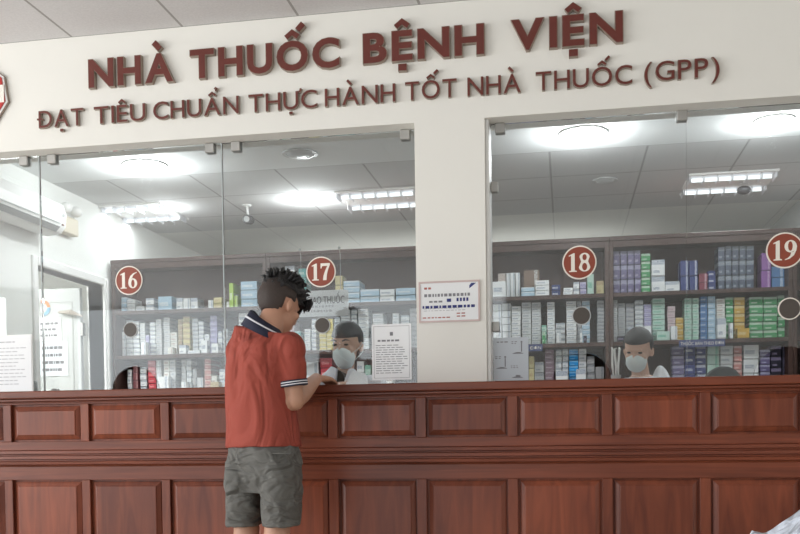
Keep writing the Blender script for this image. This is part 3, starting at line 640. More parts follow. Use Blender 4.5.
def troffer(px, py, label, pw=9):
    p = atz(px, py, ZI); L = 0.29
    r = empty('louvred_ceiling_light', (p.x, p.y, ZI), label, 'ceiling light', 'square louvred ceiling lights')
    boxes('housing', [(p.x-L-0.01, p.x+L+0.01, p.y-L, p.y-L+0.03, ZI-0.012, ZI), (p.x-L-0.01, p.x+L+0.01, p.y+L-0.03, p.y+L, ZI-0.012, ZI), (p.x-L-0.01, p.x+L+0.01, p.y-0.10, p.y+0.10, ZI-0.012, ZI)], M['white'], r)
    for s in (-1, 1):
        yc_ = p.y+s*0.18
        o = boxes('reflector', [(p.x-L, p.x+L, yc_-0.075, yc_+0.075, ZI-0.008, ZI-0.002)], M['refl'], r)
        bm = bmesh.new(); tube(bm, [(p.x-L+0.02, yc_, ZI-0.022), (p.x+L-0.02, yc_, ZI-0.022)], 0.013, 10); link_ = obj('tube', bm, M['tube'], r, smooth=True)
        boxes('louvre', [(p.x-L+i*2*L/6-0.004, p.x-L+i*2*L/6+0.004, yc_-0.072, yc_+0.072, ZI-0.045, ZI-0.009) for i in range(7)], M['refl'], r)
        area('troffer_lamp', (p.x, yc_, ZI-0.05), 0.5, 0.1, pw, (0.93, 0.97, 1))
troffer(139, 212.5, 'square louvred fluorescent ceiling light nearest the left wall, above roundel sixteen', 2)
troffer(381.5, 198.5, 'square louvred fluorescent ceiling light left of the pillar')
troffer(727, 182, 'square louvred fluorescent ceiling light above the right cabinet, between eighteen and nineteen')
p = atz(745, 182, ZI-0.02)
bm = bmesh.new(); ell(bm, (p.x, p.y+0.05, ZI-0.065), (0.05, 0, 0), (0, 0.05, 0), (0, 0, 0.03)); obj_ = obj('smoke_detector', bm, M['dark'], smooth=True); tag(obj_, 'small dark round smoke detector under the right louvred ceiling light', 'smoke detector'); 
# cctv camera
p = atz(247, 205, ZI)
r = empty('security_camera', (p.x, p.y, ZI), 'small dark grey security camera on a thin white ceiling bracket', 'security camera')
bm = bmesh.new(); tube(bm, [(p.x, p.y, ZI), (p.x, p.y, ZI-0.008)], 0.035, 16); tube(bm, [(p.x, p.y, ZI-0.008), (p.x+0.005, p.y, ZI-0.06), (p.x+0.015, p.y-0.02, ZI-0.09)], 0.009, 8); obj('bracket', bm, M['white'], r, smooth=True)
bm = bmesh.new(); tube(bm, [(p.x+0.005, p.y+0.06, ZI-0.105), (p.x+0.02, p.y-0.07, ZI-0.125)], [0.034, 0.036], 16); obj('camera_body', bm, M['dark'], r, smooth=False, bevel=0.004)
bm = bmesh.new(); tube(bm, [(p.x+0.02, p.y-0.071, ZI-0.125), (p.x+0.0205, p.y-0.079, ZI-0.126)], 0.022, 14); obj('lens', bm, M['grey'], r)

# ------------------------------------------------------------------ cabinets
YC = 2.62
units = [at(112, 330, YC).x, at(267, 330, YC).x, at(434, 330, YC).x, at(609.5, 330, YC).x, at(793, 330, YC).x, at(793, 330, YC).x+0.6]
ZS = [0.25, 0.68, 1.07, 1.518, 1.868]; ZC = 2.238
sideof = ['left of the man, behind the roundel sixteen', 'behind the man and the roundel seventeen', 'right of the pillar, behind the roundel eighteen', 'below and left of the roundel nineteen', 'cut off at the right end, behind nineteen']
for i in range(5):
    a, b = units[i]+0.001, units[i+1]-0.001
    r = empty('medicine_cabinet', ((a+b)/2, YC+0.2, 0), 'tall dark brown open-shelved medicine cabinet %s' % sideof[i], 'cabinet', 'dark cabinets along the back')
    boxes('side_panel', [(a, a+0.028, YC, YC+0.42, 0, ZC)], M['cab'], r, bevel=0.002)
    boxes('side_panel', [(b-0.028, b, YC, YC+0.42, 0, ZC)], M['cab'], r, bevel=0.002)
    boxes('top_panel', [(a, b, YC-0.01, YC+0.42, ZC+0.0005, ZC+0.03), (a+0.0285, b-0.0285, YC+0.001, YC+0.02, ZC-0.045, ZC)], M['cab'], r, bevel=0.002)
    boxes('back_panel', [(a+0.0285, b-0.0285, YC+0.40, YC+0.418, 0.05, ZC-0.001)], M['cabback'], r)
    for z in ZS: boxes('shelf', [(a+0.0285, b-0.0285, YC+0.002, YC+0.398, z-0.028, z)], M['cab'], r, bevel=0.001)
for px0, px1, py, s, w in ((528.5, 542.5, 347.5, 'ĐƠN', 'small blue shelf label with white print under number eighteen'), (679, 725, 343.5, 'THUỐC BÁN THEO ĐƠN', 'long blue shelf label with white print in the right cabinet')):
    Y = YC-0.004; x0, x1, z0, z1 = rect_px(px0, py-4, px1, py+3, Y)
    z1 = 1.518-0.0285+0.026; z0 = z1-0.05
    r = empty('shelf_label', ((x0+x1)/2, Y, z0), w, 'label'); boxes('strip', [(x0, x1, Y-0.003, Y+0.0015, z0, z1)], mat('blue label', (0.05, 0.07, 0.20), 0.5), r)
    put_text(r, s, x0+0.01, x1-0.01, z0+0.013, 0.022, Y-0.0035, M['discw'])

# ------------------------------------------------------------------ medicine boxes
COL = {'white': (.84, .86, .87), 'off-white': (.76, .76, .72), 'light grey': (.66, .68, .69), 'grey': (.44, .45, .46), 'pale blue': (.42, .60, .74), 'bright blue': (.01, .30, .72), 'blue': (.08, .20, .42),
       'navy': (.03, .05, .20), 'cream yellow': (.66, .58, .30), 'yellow': (.65, .52, .08), 'orange': (.58, .36, .06), 'tan': (.40, .30, .18), 'lavender': (.38, .36, .58), 'purple': (.14, .12, .24), 'violet': (.26, .10, .34),
       'red': (.52, .05, .07), 'dark red': (.18, .05, .06), 'salmon': (.55, .22, .20), 'mauve': (.24, .15, .20), 'green': (.06, .34, .12), 'lime': (.38, .58, .06), 'mint': (.48, .66, .58), 'teal': (.08, .38, .36),
       'charcoal': (.07, .09, .14), 'black': (.015, .014, .03), 'pink': (.62, .50, .52), 'brown': (.20, .13, .09), 'maroon': (.22, .03, .06), 'dark green': (.03, .12, .09)}
BAND = {'white': (.30, .36, .46), 'off-white': (.4, .28, .24), 'light grey': (.25, .30, .36), 'grey': (.22, .24, .27), 'pale blue': (.78, .82, .85), 'bright blue': (.3, .6, .85), 'blue': (.55, .65, .75), 'navy': (.65, .68, .75),
        'cream yellow': (.5, .35, .2), 'yellow': (.75, .7, .5), 'orange': (.7, .6, .35), 'tan': (.62, .55, .4), 'lavender': (.65, .62, .75), 'purple': (.45, .45, .60), 'violet': (.55, .4, .6), 'red': (.75, .35, .35), 'dark red': (.4, .25, .25),
        'salmon': (.75, .6, .55), 'mauve': (.45, .38, .42), 'green': (.70, .78, .70), 'lime': (.75, .8, .6), 'mint': (.12, .42, .28), 'teal': (.6, .75, .72), 'charcoal': (.35, .40, .45), 'black': (.30, .25, .40), 'pink': (.45, .3, .35),
        'brown': (.6, .6, .58), 'maroon': (.55, .4, .45), 'dark green': (.6, .65, .6)}
def box_mat(name, c, b, style, seed):
    mt, nt, bs = newmat(name+' printed carton'); bs.inputs['Roughness'].default_value = 0.5
    uv = nt.nodes.new('ShaderNodeUVMap'); sp = nt.nodes.new('ShaderNodeSeparateXYZ'); nt.links.new(uv.outputs[0], sp.inputs[0]); u, v = sp.outputs[0], sp.outputs[1]
    def between(s, a, b_): return math_node(nt, 'MULTIPLY', math_node(nt, 'GREATER_THAN', s, a), math_node(nt, 'LESS_THAN', s, b_))
    if style == 0: f = math_node(nt, 'MULTIPLY', between(v, 0.35, 0.62), between(u, 0.08, 0.72))
    elif style == 1: f = between(u, 0.66, 0.88)
    else: f = math_node(nt, 'MAXIMUM', between(v, 0.70, 1.01), math_node(nt, 'MULTIPLY', between(v, 0.2, 0.36), between(u, 0.12, 0.6)))
    n = nt.nodes.new('ShaderNodeTexNoise'); n.inputs['Scale'].default_value = 14; mp = nt.nodes.new('ShaderNodeMapping'); mp.inputs['Scale'].default_value = (3, 1, 1); mp.inputs['Location'].default_value = (seed, seed, 0)
    nt.links.new(uv.outputs[0], mp.inputs[0]); nt.links.new(mp.outputs[0], n.inputs['Vector'])
    k = math_node(nt, 'MULTIPLY', math_node(nt, 'GREATER_THAN', n.outputs['Fac'], 0.47), f)
    edge = math_node(nt, 'LESS_THAN', v, 0.06)  # gap shade between stacked boxes, painted along the lower edge
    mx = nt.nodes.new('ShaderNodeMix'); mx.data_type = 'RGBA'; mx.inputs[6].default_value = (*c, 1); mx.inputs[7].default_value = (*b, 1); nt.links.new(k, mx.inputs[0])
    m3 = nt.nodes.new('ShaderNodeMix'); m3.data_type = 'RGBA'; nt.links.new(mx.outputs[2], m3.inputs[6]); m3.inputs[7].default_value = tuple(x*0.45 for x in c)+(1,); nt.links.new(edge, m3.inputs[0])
    nt.links.new(m3.outputs[2], bs.inputs['Base Color']); return mt
BM_ = {}
def unit_box(bm, x0, x1, y0, y1, z0, z1, mi=0):
    uvl = bm.loops.layers.uv.verify(); vs = box(bm, x0, x1, y0, y1, z0, z1, mi)
    for f in set(f for v in vs for f in v.link_faces):
        for l in f.loops:
            co = l.vert.co; fu = (co.x-x0)/(x1-x0); fy = (co.y-y0)/(y1-y0); fv = (co.z-z0)/(z1-z0)
            nz = all(abs(q.vert.co.z-co.z) < 1e-9 for q in f.loops); nx = all(abs(q.vert.co.x-co.x) < 1e-9 for q in f.loops)
            l[uvl].uv = (fu, fy) if nz else ((fy, fv) if nx else (fu, fv))
def box_mesh(colour, style):
    k = (colour, style)
    if k not in BM_:
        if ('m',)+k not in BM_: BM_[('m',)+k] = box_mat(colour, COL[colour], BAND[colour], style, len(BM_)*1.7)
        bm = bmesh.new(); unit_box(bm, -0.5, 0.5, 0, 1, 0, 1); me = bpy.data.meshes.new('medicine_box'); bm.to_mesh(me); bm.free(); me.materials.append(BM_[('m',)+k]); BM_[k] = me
    return BM_[k]
# each row: zoom origin, scale, cabinet, shelf level, list of (u0, u1, vtop, boxes, colour [, front])
ROWS = [
 ((110, 290, 5.34), 0, 2, [(45,88,38,3,'pale blue'),(90,135,50,3,'light grey'),(140,185,85,1,'light grey'),(190,235,42,2,'white'),(256,330,32,1,'pale blue'),(353,388,40,1,'white'),(390,427,42,1,'white'),(430,467,40,1,'white'),(523,550,52,1,'white'),(552,596,38,2,'cream yellow'),(620,640,60,1,'off-white')]),
 ((110, 290, 5.34), 0, 1, [(64,84,222,3,'white'),(86,120,160,8,'light grey'),(122,156,165,8,'white'),(160,187,175,8,'light grey'),(189,210,240,4,'lavender'),(212,242,170,8,'white'),(244,274,155,9,'light grey'),(285,318,145,9,'light grey'),(320,358,225,5,'off-white'),(362,386,155,7,'tan'),(387,426,140,7,'cream yellow'),(438,470,150,9,'light grey'),(472,500,165,8,'white'),(502,530,235,4,'white'),(533,571,135,7,'lavender'),(576,598,220,4,'white'),(602,628,205,5,'light grey'),
     (165,190,275,1,'white',1),(308,335,305,1,'off-white',1),(368,405,292,1,'white',1),(415,480,320,1,'white',1),(486,520,268,1,'white',1),(540,577,283,1,'white',1)]),
 ((110, 290, 5.34), 0, 0, [(92,115,425,6,'white'),(122,150,400,6,'dark red'),(160,195,410,7,'light grey'),(202,243,372,9,'red'),(247,275,370,8,'light grey'),(285,317,362,9,'off-white'),(318,350,362,9,'light grey'),(380,405,372,8,'grey'),(406,434,368,9,'light grey'),(440,462,420,5,'grey'),(465,497,465,3,'light grey'),(503,538,365,10,'salmon'),(540,572,455,3,'off-white'),(583,618,420,4,'white'),
     (252,312,460,2,'white',1),(378,405,488,1,'white',1),(535,580,488,1,'cream yellow',1)]),
 ((225, 260, 5.93), 1, 2, [(285,330,180,1,'white'),(355,412,32,3,'white'),(436,480,48,4,'teal')]),
 ((225, 260, 5.93), 0, 2, [(8,22,208,1,'white'),(24,50,135,1,'lime'),(52,74,208,1,'lime'),(92,190,124,3,'pale blue')]),
 ((225, 260, 5.93), 0, 1, [(80,140,295,4,'white')]),
 ((225, 260, 5.93), 1, 1, [(385,410,360,5,'pink'),(412,450,420,4,'teal'),(470,505,408,5,'white')]),
 ((290, 250, 3.557), 1, 2, [(160,187,90,3,'cream yellow'),(190,248,108,4,'pale blue'),(250,318,138,2,'pale blue'),(320,372,138,2,'white'),(376,446,134,2,'pale blue')]),
 ((295, 300, 5.34), 1, 1, [(88,112,100,7,'white'),(128,165,105,7,'yellow'),(167,203,100,7,'yellow'),(210,240,90,6,'light grey'),(242,296,50,9,'light grey'),(300,332,50,9,'light grey'),(336,392,40,10,'white'),(415,472,70,8,'light grey'),(520,556,70,6,'light grey'),(565,610,80,6,'light grey'),(612,655,42,9,'grey')]),
 ((295, 300, 5.34), 1, 0, [(60,125,330,3,'light grey'),(135,200,308,5,'red'),(330,370,325,4,'white'),(372,405,345,3,'mint'),(420,520,320,3,'off-white')]),
 ((484, 260, 6.154), 2, 2, [(30,48,190,1,'white'),(86,134,80,1,'off-white'),(137,160,78,1,'white'),(162,191,75,1,'white'),(193,222,75,1,'white'),(245,343,60,1,'brown'),(415,470,150,2,'navy'),(550,588,135,2,'white'),(590,630,135,2,'lavender'),(635,677,85,1,'mint'),(690,738,125,1,'cream yellow'),
     (52,134,130,1,'white',1),(228,312,165,2,'pale blue',1),(316,402,122,3,'white',1),(474,484,150,1,'white',1),(488,548,170,2,'white',1)]),
 ((484, 260, 6.154), 2, 1, [(55,108,270,6,'white'),(110,165,265,6,'white'),(167,226,283,8,'white'),(232,290,260,8,'light grey'),(292,350,255,9,'light grey'),(352,386,400,3,'mint'),(388,436,258,9,'white'),(440,500,385,4,'light grey'),(506,570,238,10,'white'),(573,600,245,8,'grey'),(602,652,243,9,'pale blue'),(697,742,245,12,'light grey'),
     (358,378,440,1,'green',1),(445,475,445,1,'white',1),(590,606,420,1,'white',1),(612,634,465,1,'black',1)]),
 ((484, 325, 6.154), 2, 0, [(33,56,120,5,'dark green'),(276,309,190,4,'cream yellow'),(311,370,225,4,'grey'),(375,432,130,11,'mauve'),(440,479,145,9,'light grey'),(481,520,145,9,'light grey'),(522,580,130,10,'bright blue'),(582,631,140,9,'light grey'),(634,682,190,6,'grey'),(685,740,255,3,'grey'),
     (440,515,280,2,'white',1),(565,625,268,2,'white',1)]),
 ((608, 235, 4.853), 3, 2, [(25,58,66,3,'purple'),(59,92,66,3,'purple'),(93,126,66,3,'purple'),(127,159,66,3,'purple'),(161,206,88,5,'green'),(210,276,118,2,'white'),(278,350,222,1,'white'),(352,393,122,2,'navy'),(395,437,122,2,'navy'),(440,484,185,2,'maroon')]),
 ((700, 235, 4.85), 3, 2, [(38,76,172,3,'navy'),(88,121,50,3,'charcoal'),(122,154,50,3,'charcoal'),(155,188,50,3,'charcoal'),(189,222,50,3,'charcoal'),(223,262,50,3,'charcoal'),(298,345,85,2,'violet'),(348,445,150,2,'blue')]),
 ((608, 235, 4.853), 3, 1, [(25,47,315,11,'light grey'),(49,85,330,9,'grey'),(87,126,330,9,'grey'),(130,172,315,9,'light grey'),(174,212,335,9,'lavender'),(215,277,305,8,'mint'),(288,327,345,6,'pink'),(329,368,400,4,'orange'),(371,407,305,8,'mint'),(409,442,305,8,'mint'),
     (45,92,490,1,'black',1),(98,146,445,1,'white',1),(174,212,440,1,'white',1),(236,300,465,1,'mint',1),(305,338,440,1,'white',1)]),
 ((700, 235, 4.85), 3, 1, [(0,36,293,7,'blue'),(38,76,290,7,'pale blue'),(80,122,308,9,'off-white'),(125,162,300,5,'green'),(166,218,300,5,'orange'),(240,306,298,5,'green'),(308,375,298,5,'green'),(378,446,290,4,'green'),
     (84,128,402,1,'white',1),(144,162,425,1,'white',1),(180,240,450,1,'orange',1)]),
 ((610, 230, 3.337), 3, 0, [(208,248,385,6,'purple'),(250,286,385,6,'navy'),(288,320,385,6,'navy'),(325,366,385,6,'mint'),(368,410,385,6,'light grey'),(413,441,385,7,'salmon'),(446,497,382,4,'white'),(501,535,398,7,'purple'),(537,572,385,5,'black'),(574,610,385,5,'black')]),
]
ORD = ['', 'first', 'second', 'third', 'fourth', 'fifth', 'sixth', 'seventh', 'eighth', 'ninth', 'tenth', 'eleventh', 'twelfth', 'thirteenth', 'fourteenth', 'fifteenth', 'sixteenth', 'seventeenth', 'eighteenth', 'nineteenth', 'twentieth']
SHN = ['bottom', 'middle', 'top']; base_z = [1.0725, 1.5195, 1.8695]
stacks = {}
for (ox, oy, sc), unit, lev, lst in ROWS:
    for e in lst:
        u0, u1, vt, n, col = e[:5]; fr = len(e) > 5
        Y = YC+0.015 if fr else YC+0.10
        px0, px1, py = ox+u0/sc, ox+u1/sc, oy+vt/sc
        x0, x1 = at(px0, py+10, Y).x, at(px1, py+10, Y).x; zt = at((px0+px1)/2, py, Y).z
        lo, hi = units[unit]+0.032, units[unit+1]-0.032
        x0, x1 = max(x0, lo), min(x1, hi)
        if x1-x0 < 0.012: continue
        stacks.setdefault((unit, lev, fr), []).append([x0, x1, zt, n, col, Y])
recs = []
for (unit, lev, fr), L in stacks.items():
    L.sort(key=lambda s: s[0])
    for i in range(1, len(L)):
        if L[i][0] < L[i-1][1]+0.003: L[i][0] = L[i-1][1]+0.003
    L[:] = [q for q in L if q[1]-q[0] > 0.012]
    for i, (x0, x1, zt, n, col, Y) in enumerate(L):
        z = base_z[lev]; h = (zt-z)/n; sty = 2 if col in ('green', 'charcoal', 'purple') else random.choice((0, 2)) if h < 0.05 else random.choice((0, 1, 2)); dep = 0.07 if fr else random.uniform(0.12, 0.2)
        ceil_ = (ZS[4]-0.03 if lev == 1 else ZS[3]-0.03 if lev == 0 else ZC-0.05)
        if zt > ceil_: h = (ceil_-0.004-z)/n
        if h < 0.008: continue
        for k in range(n):
            j = random.uniform(-0.0014, 0.0014) if (x1-x0) > 0.03 else 0
            where = ', '.join(filter(None, [
                ('only box' if n == 1 else 'top box' if k == n-1 else 'bottom box' if k == 0 else ORD[k+1]+' box up'),
                ('front ' if fr else '')+ORD[i+1]+' stack', SHN[lev]+' shelf']))
            cabn = ['leftmost cabinet', 'cabinet behind the man', 'cabinet right of pillar', 'rightmost cabinet'][unit]
            recs.append(dict(x=(x0+x1)/2+j, w=x1-x0-0.0035, y=Y+random.uniform(0, 0.006), d=dep, z=z+k*h+0.0003, h=h-0.0018, col=col, sty=sty,
                             label='%s medicine box, %s, %s' % (col, where, cabn), group='medicine boxes on the %s shelf of the %s' % (SHN[lev], cabn), a=(x1-x0)*h*(0.5 if lev == 0 and z+k*h < 1.13 else 1)))
recs.sort(key=lambda q: -q['a'])
for q in recs[:300]:
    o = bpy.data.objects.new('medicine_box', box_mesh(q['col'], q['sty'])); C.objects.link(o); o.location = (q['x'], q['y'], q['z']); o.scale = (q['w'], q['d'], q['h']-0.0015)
    tag(o, q['label'], 'box', q['group'])
bm = bmesh.new(); ml = []
for q in recs[300:]:
    box_mesh(q['col'], q['sty']); mt = BM_[('m', q['col'], q['sty'])]
    if mt not in ml: ml.append(mt)
    unit_box(bm, q['x']-q['w']/2, q['x']+q['w']/2, q['y'], q['y']+q['d'], q['z'], q['z']+q['h'], ml.index(mt))
if recs[300:]:
    tag(obj('thin_medicine_boxes', bm, ml), 'many thin stacked medicine boxes filling the cabinet shelves between the larger ones', 'boxes', kind='stuff')
print('BOXES', len(recs))

# ------------------------------------------------------------------ people
def head(bm, c, fw, up, k=1.0):
    """skull, jaw, nose, brow and ears; fw = looking direction"""
    fw = Vector(fw).normalized(); up = (Vector(up) - fw*Vector(up).dot(fw)).normalized(); rt = fw.cross(up); c = Vector(c)
    L = lambda r_, f_, u_: c + rt*(r_*k) + fw*(f_*k) + up*(u_*k)
    ell(bm, L(0, -0.012, 0.03), rt*0.073*k, fw*0.092*k, up*0.088*k)
    ell(bm, L(0, 0.022, -0.03), rt*0.058*k, fw*0.062*k, up*0.085*k)
    ell(bm, L(0, 0.038, -0.085), rt*0.034*k, fw*0.036*k, up*0.028*k)
    ell(bm, L(0, 0.088, -0.018), rt*0.012*k, fw*0.018*k, up*0.026*k, 12, 8)
    ell(bm, L(0, 0.072, 0.022), rt*0.045*k, fw*0.014*k, up*0.012*k, 12, 8)
    ell(bm, L(0, 0.076, -0.062), rt*0.022*k, fw*0.012*k, up*0.009*k, 12, 8)
    for s in (-1, 1):
        ell(bm, L(s*0.076, -0.008, -0.012), (rt*0.010+fw*s*0.003)*k, (fw*0.018-rt*s*0.008)*k, up*0.031*k, 12, 10)
        ell(bm, L(s*0.040, 0.060, -0.022), rt*0.022*k, fw*0.016*k, up*0.020*k, 10, 8)
    return L, rt, fw, up
def hand(bm, wrist, dirv, pn, k=1.0, curl=0.5, thumb=1):
    """palm, four bent fingers of different lengths and a thumb from the palm's side; pn = back-of-hand normal"""
    d = Vector(dirv).normalized(); pn = Vector(pn); pn = (pn-d*pn.dot(d)).normalized(); s = d.cross(pn); w = Vector(wrist)
    loft(bm, [(w, s*0.026*k, pn*0.018*k), (w+d*0.03*k, s*0.036*k, pn*0.017*k), (w+d*0.07*k, s*0.042*k, pn*0.015*k), (w+d*0.092*k, s*0.040*k, pn*0.011*k)], 16)
    for i, (o, ln) in enumerate(((-0.030, 0.060), (-0.010, 0.072), (0.010, 0.078), (0.030, 0.068))):
        b0 = w+d*0.075*k+s*o*k*thumb; p = [b0]; a = 0.15
        for j, fr in enumerate((0.25, 0.45, 0.32, 0.25)):
            dd = d*math.cos(a)-pn*math.sin(a); p.append(p[-1]+dd*ln*fr*k*1.1); a += curl*(0.55 if j else 0.3)
        tube(bm, p, [0.0095*k, 0.0095*k, 0.0088*k, 0.008*k, 0.006*k], 10)
    t0 = w+d*0.025*k+s*0.028*k*thumb
    tube(bm, [t0, t0+(d*0.02+s*0.022*thumb-pn*0.008)*k, t0+(d*0.045+s*0.030*thumb-pn*0.016)*k, t0+(d*0.066+s*0.024*thumb-pn*0.020)*k], [0.014*k, 0.012*k, 0.010*k, 0.007*k], 10)

def hair_shell(bm, c, rt, fw, up, sx_, sf, su, cut, amp, freq, seed, n=44, m_=30):
    """cap of hair around the skull: kept where cut(direction) is true, rough outer surface"""
    rings = []; c = Vector(c)
    for i in range(m_+1):
        ph = PI*i/m_
        rg = []
        for k in range(n):
            t = 2*PI*k/n; d = (math.sin(ph)*math.cos(t), math.sin(ph)*math.sin(t), math.cos(ph))
            s = 1+amp*noise.noise(Vector((d[0]*freq+seed, d[1]*freq, d[2]*freq)))+amp*0.6*noise.noise(Vector((d[0]*freq*2.3+seed, d[1]*freq*2.3, d[2]*freq*2.3)))
            low = cut(d)
            rg.append(c + (rt*d[0]*sx_ + fw*d[1]*sf + up*d[2]*su)*(s if low else 0.80))
        rings.append([bm.verts.new(p) for p in rg])
    skin_rings(bm, rings, True)

# --- the customer
YM = -0.40
Q = lambda px, py, Y=YM: at(px, py, Y)
YB_ = 0.42   # body turned right: radians
lat = Vector((math.cos(YB_), -math.sin(YB_), 0)); dep_ = Vector((math.sin(YB_), math.cos(YB_), 0)); X_ = Vector((1, 0, 0)); Yv = Vector((0, 1, 0)); Zv = Vector((0, 0, 1))
man = empty('person', (Q(263, 470).x, YM, 0), 'man with black hair in brick-red polo shirt and grey shorts leaning at the counter', 'person')
def sec(y, xl, xr, dp, Y=YM, pw=2.3, tilt=0.0):
    c = Q((xl+xr)/2, y, Y); hw = (Q(xr, y, Y).x-Q(xl, y, Y).x)/2
    k = math.sqrt(max(0.02, hw*hw-(dp*math.sin(YB_))**2))/math.cos(YB_)
    return (c+Vector((0, 0, 0)), lat*k+Zv*tilt, dep_*dp, pw)
hc = Q(279.5, 307, YM+0.07)
hf = Vector((0.50, 0.80, -0.40)); hu = Vector((0.08, 0.30, 1))
bm = bmesh.new()
L, rt, fw, up = head(bm, hc, hf, hu, 1.04)
loft(bm, [sec(440, 240, 286, 0.085), sec(400, 241, 278, 0.08), sec(362, 242, 278, 0.08), sec(350, 246, 276, 0.07), sec(341, 254, 274, 0.055)], 24)
tube(bm, [Q(266, 345, YM-0.01), Q(268, 330, YM), Q(273, 318, YM+0.03), hc+up*0.0], [0.072, 0.062, 0.056, 0.05], 18)
# right arm: upper arm, forearm, hand resting on the counter
sh_r, el_r, wr_r = Q(287, 346, YM-0.045), Q(295, 401, YM-0.035), at(317, 388.5, -0.085)
wr_r.z = ZT+0.028
tube(bm, [sh_r+Zv*-0.02, (sh_r*0.5+el_r*0.5)+X_*0.005, el_r], [0.036, 0.041, 0.038], 16)
tube(bm, [el_r, el_r*0.7+wr_r*0.3, el_r*0.35+wr_r*0.65, wr_r], [0.038, 0.042, 0.035, 0.027], 16); ell(bm, el_r, X_*0.040, Yv*0.042, Zv*0.042)
hd = at(334, 380, 0.07)-wr_r; hd.z = 0.0
hand(bm, wr_r, hd, Vector((0.0, -0.15, 1)), 1.0, 0.45, thumb=-1)
# left arm, forward to the counter
sh_l, el_l = Q(238, 350, YM+0.02), Q(241, 398, YM+0.13)
wr_l = Vector((Q(262, 390).x, -0.06, ZT+0.026))
tube(bm, [sh_l+Zv*-0.02, (sh_l+el_l)/2, el_l], [0.042, 0.044, 0.039], 16); tube(bm, [el_l, el_l*0.6+wr_l*0.4, wr_l], [0.039, 0.040, 0.027], 16)
hand(bm, wr_l, Vector((0.55, 1, 0)), Vector((0, -0.1, 1)), 1.0, 0.4, thumb=1)
# pelvis and legs to the floor
loft(bm, [sec(490, 234, 296, 0.08), sec(470, 233, 296, 0.10), sec(440, 236, 291, 0.095)], 24)
feet = []
for (xa, ya) in ((247, 0.03), (277.5, -0.03)):
    hip = Q(xa+1, 480, YM+ya*0.5); kn = Q(xa, 521, YM+ya+0.02); an = Vector((kn.x+0.0, kn.y-0.03, 0.09))
    calf = Vector((kn.x, kn.y-0.035, 0.34))
    tube(bm, [hip, (hip+kn)/2, kn, calf, Vector((an.x, an.y, 0.18)), an, Vector((an.x, an.y, 0.05))], [0.070, 0.066, 0.056, 0.057, 0.042, 0.036, 0.036], 18)
    ell(bm, (an.x+0.03, an.y+0.06, 0.045), lat*0.042, dep_*0.12, Zv*0.032); feet.append(an)
fuse('body', bm, M['skin'], man, 0.0065, 2)
# cropped sides and tousled top
bm = bmesh.new()
hair_shell(bm, L(0, -0.012, 0.03), rt, fw, up, 0.0795*1.03, 0.100*1.03, 0.094*1.03, lambda d: d[2] > (0.30 if d[1] > 0.35 else (-0.12 if abs(d[0]) > 0.6 and d[1] > -0.2 else -0.85 if d[1] < -0.2 else -0.1)), 0.02, 6, 3)
obj('cropped_hair', bm, M['hairs'], man, smooth=True)
bm = bmesh.new()
hair_shell(bm, L(0, 0.004, 0.055), rt, fw, up, 0.086*1.02, 0.106*1.02, 0.090*1.02, lambda d: d[2] > (-0.30 if d[1] > 0.55 else (0.02 if d[1] > -0.5 else -0.12)), 0.16, 5.5, 9, 60, 40)
rnd = random.Random(5)
for i in range(150):     # tufts
    t = rnd.uniform(0, 2*PI); ph = rnd.uniform(0.05, 1.15); d = Vector((math.sin(ph)*math.cos(t), math.sin(ph)*math.sin(t), math.cos(ph)))
    b0 = L(0, 0.004, 0.055)+(rt*d.x*0.086+fw*d.y*0.112+up*d.z*0.092)*0.98; dr = (rt*d.x+fw*(d.y+0.25)+up*(d.z+0.2)).normalized()
    tube(bm, [b0, b0+dr*0.015+up*0.006, b0+dr*0.032+Vector((rnd.uniform(-.006, .006), 0, rnd.uniform(-.010, .004)))], [0.008, 0.007, 0.002], 6)
for i in range(26):      # fringe falling over the brow
    x = rnd.uniform(-0.06, 0.075); b0 = L(x, 0.088, 0.070); tube(bm, [b0, b0+fw*0.016-up*0.016, b0+fw*0.012-up*rnd.uniform(0.035, 0.06)], [0.010, 0.009, 0.002], 6)
obj('tousled_hair', bm, M['hair'], man, smooth=True)
bm = bmesh.new()
for s in (-1, 1): ell(bm, L(s*0.031, 0.080, 0.002), rt*0.012, fw*0.006, up*0.006, 10, 8)
obj('eyes', bm, M['eye'], man, smooth=True)
def folds(amp, f1=9, f2=24):
    def g(co):
        a = noise.noise(Vector((co.x*f1, co.y*f1*0.7, co.z*f1*0.55))); b = noise.noise(Vector((co.x*f2+4, co.y*f2*0.6, co.z*f2*0.4+co.x*9)))
        return amp*(a*1.0+b*0.45)
    return g
bm = bmesh.new()
loft(bm, [sec(447, 228.5, 299.5, 0.135, pw=2.6), sec(441, 228, 299, 0.138), sec(425, 228, 297, 0.134), sec(405, 228.5, 292.5, 0.13), sec(385, 228.5, 291.5, 0.128), sec(365, 228, 293, 0.128), sec(353, 230, 293, 0.118, tilt=-0.01), sec(345, 234, 291, 0.105, tilt=-0.02), sec(339, 241, 286, 0.090, tilt=-0.028), sec(334, 247, 281, 0.076, tilt=-0.03), sec(330, 251, 277, 0.066, tilt=-0.03)], 40)
ell(bm, sh_r+Vector((0.012, 0, -0.018)), X_*0.066, Yv*0.072, Zv*0.078); ell(bm, sh_l+Vector((0.012, 0, -0.015)), X_*0.066, Yv*0.072, Zv*0.078)
sl_e = sh_r.lerp(el_r, 0.66)
tube(bm, [sh_r+Vector((-0.01, 0, -0.01)), sh_r.lerp(el_r, 0.35)+X_*0.006, sl_e+X_*0.0], [0.064, 0.066, 0.063], 20)
sl_l = sh_l.lerp(el_l, 0.62); tube(bm, [sh_l+X_*0.02, sh_l.lerp(el_l, 0.3), sl_l], [0.062, 0.060, 0.057], 20)
polo = fuse('polo_shirt', bm, M['polo'], man, 0.007, 5, folds(0.007, 6, 15))
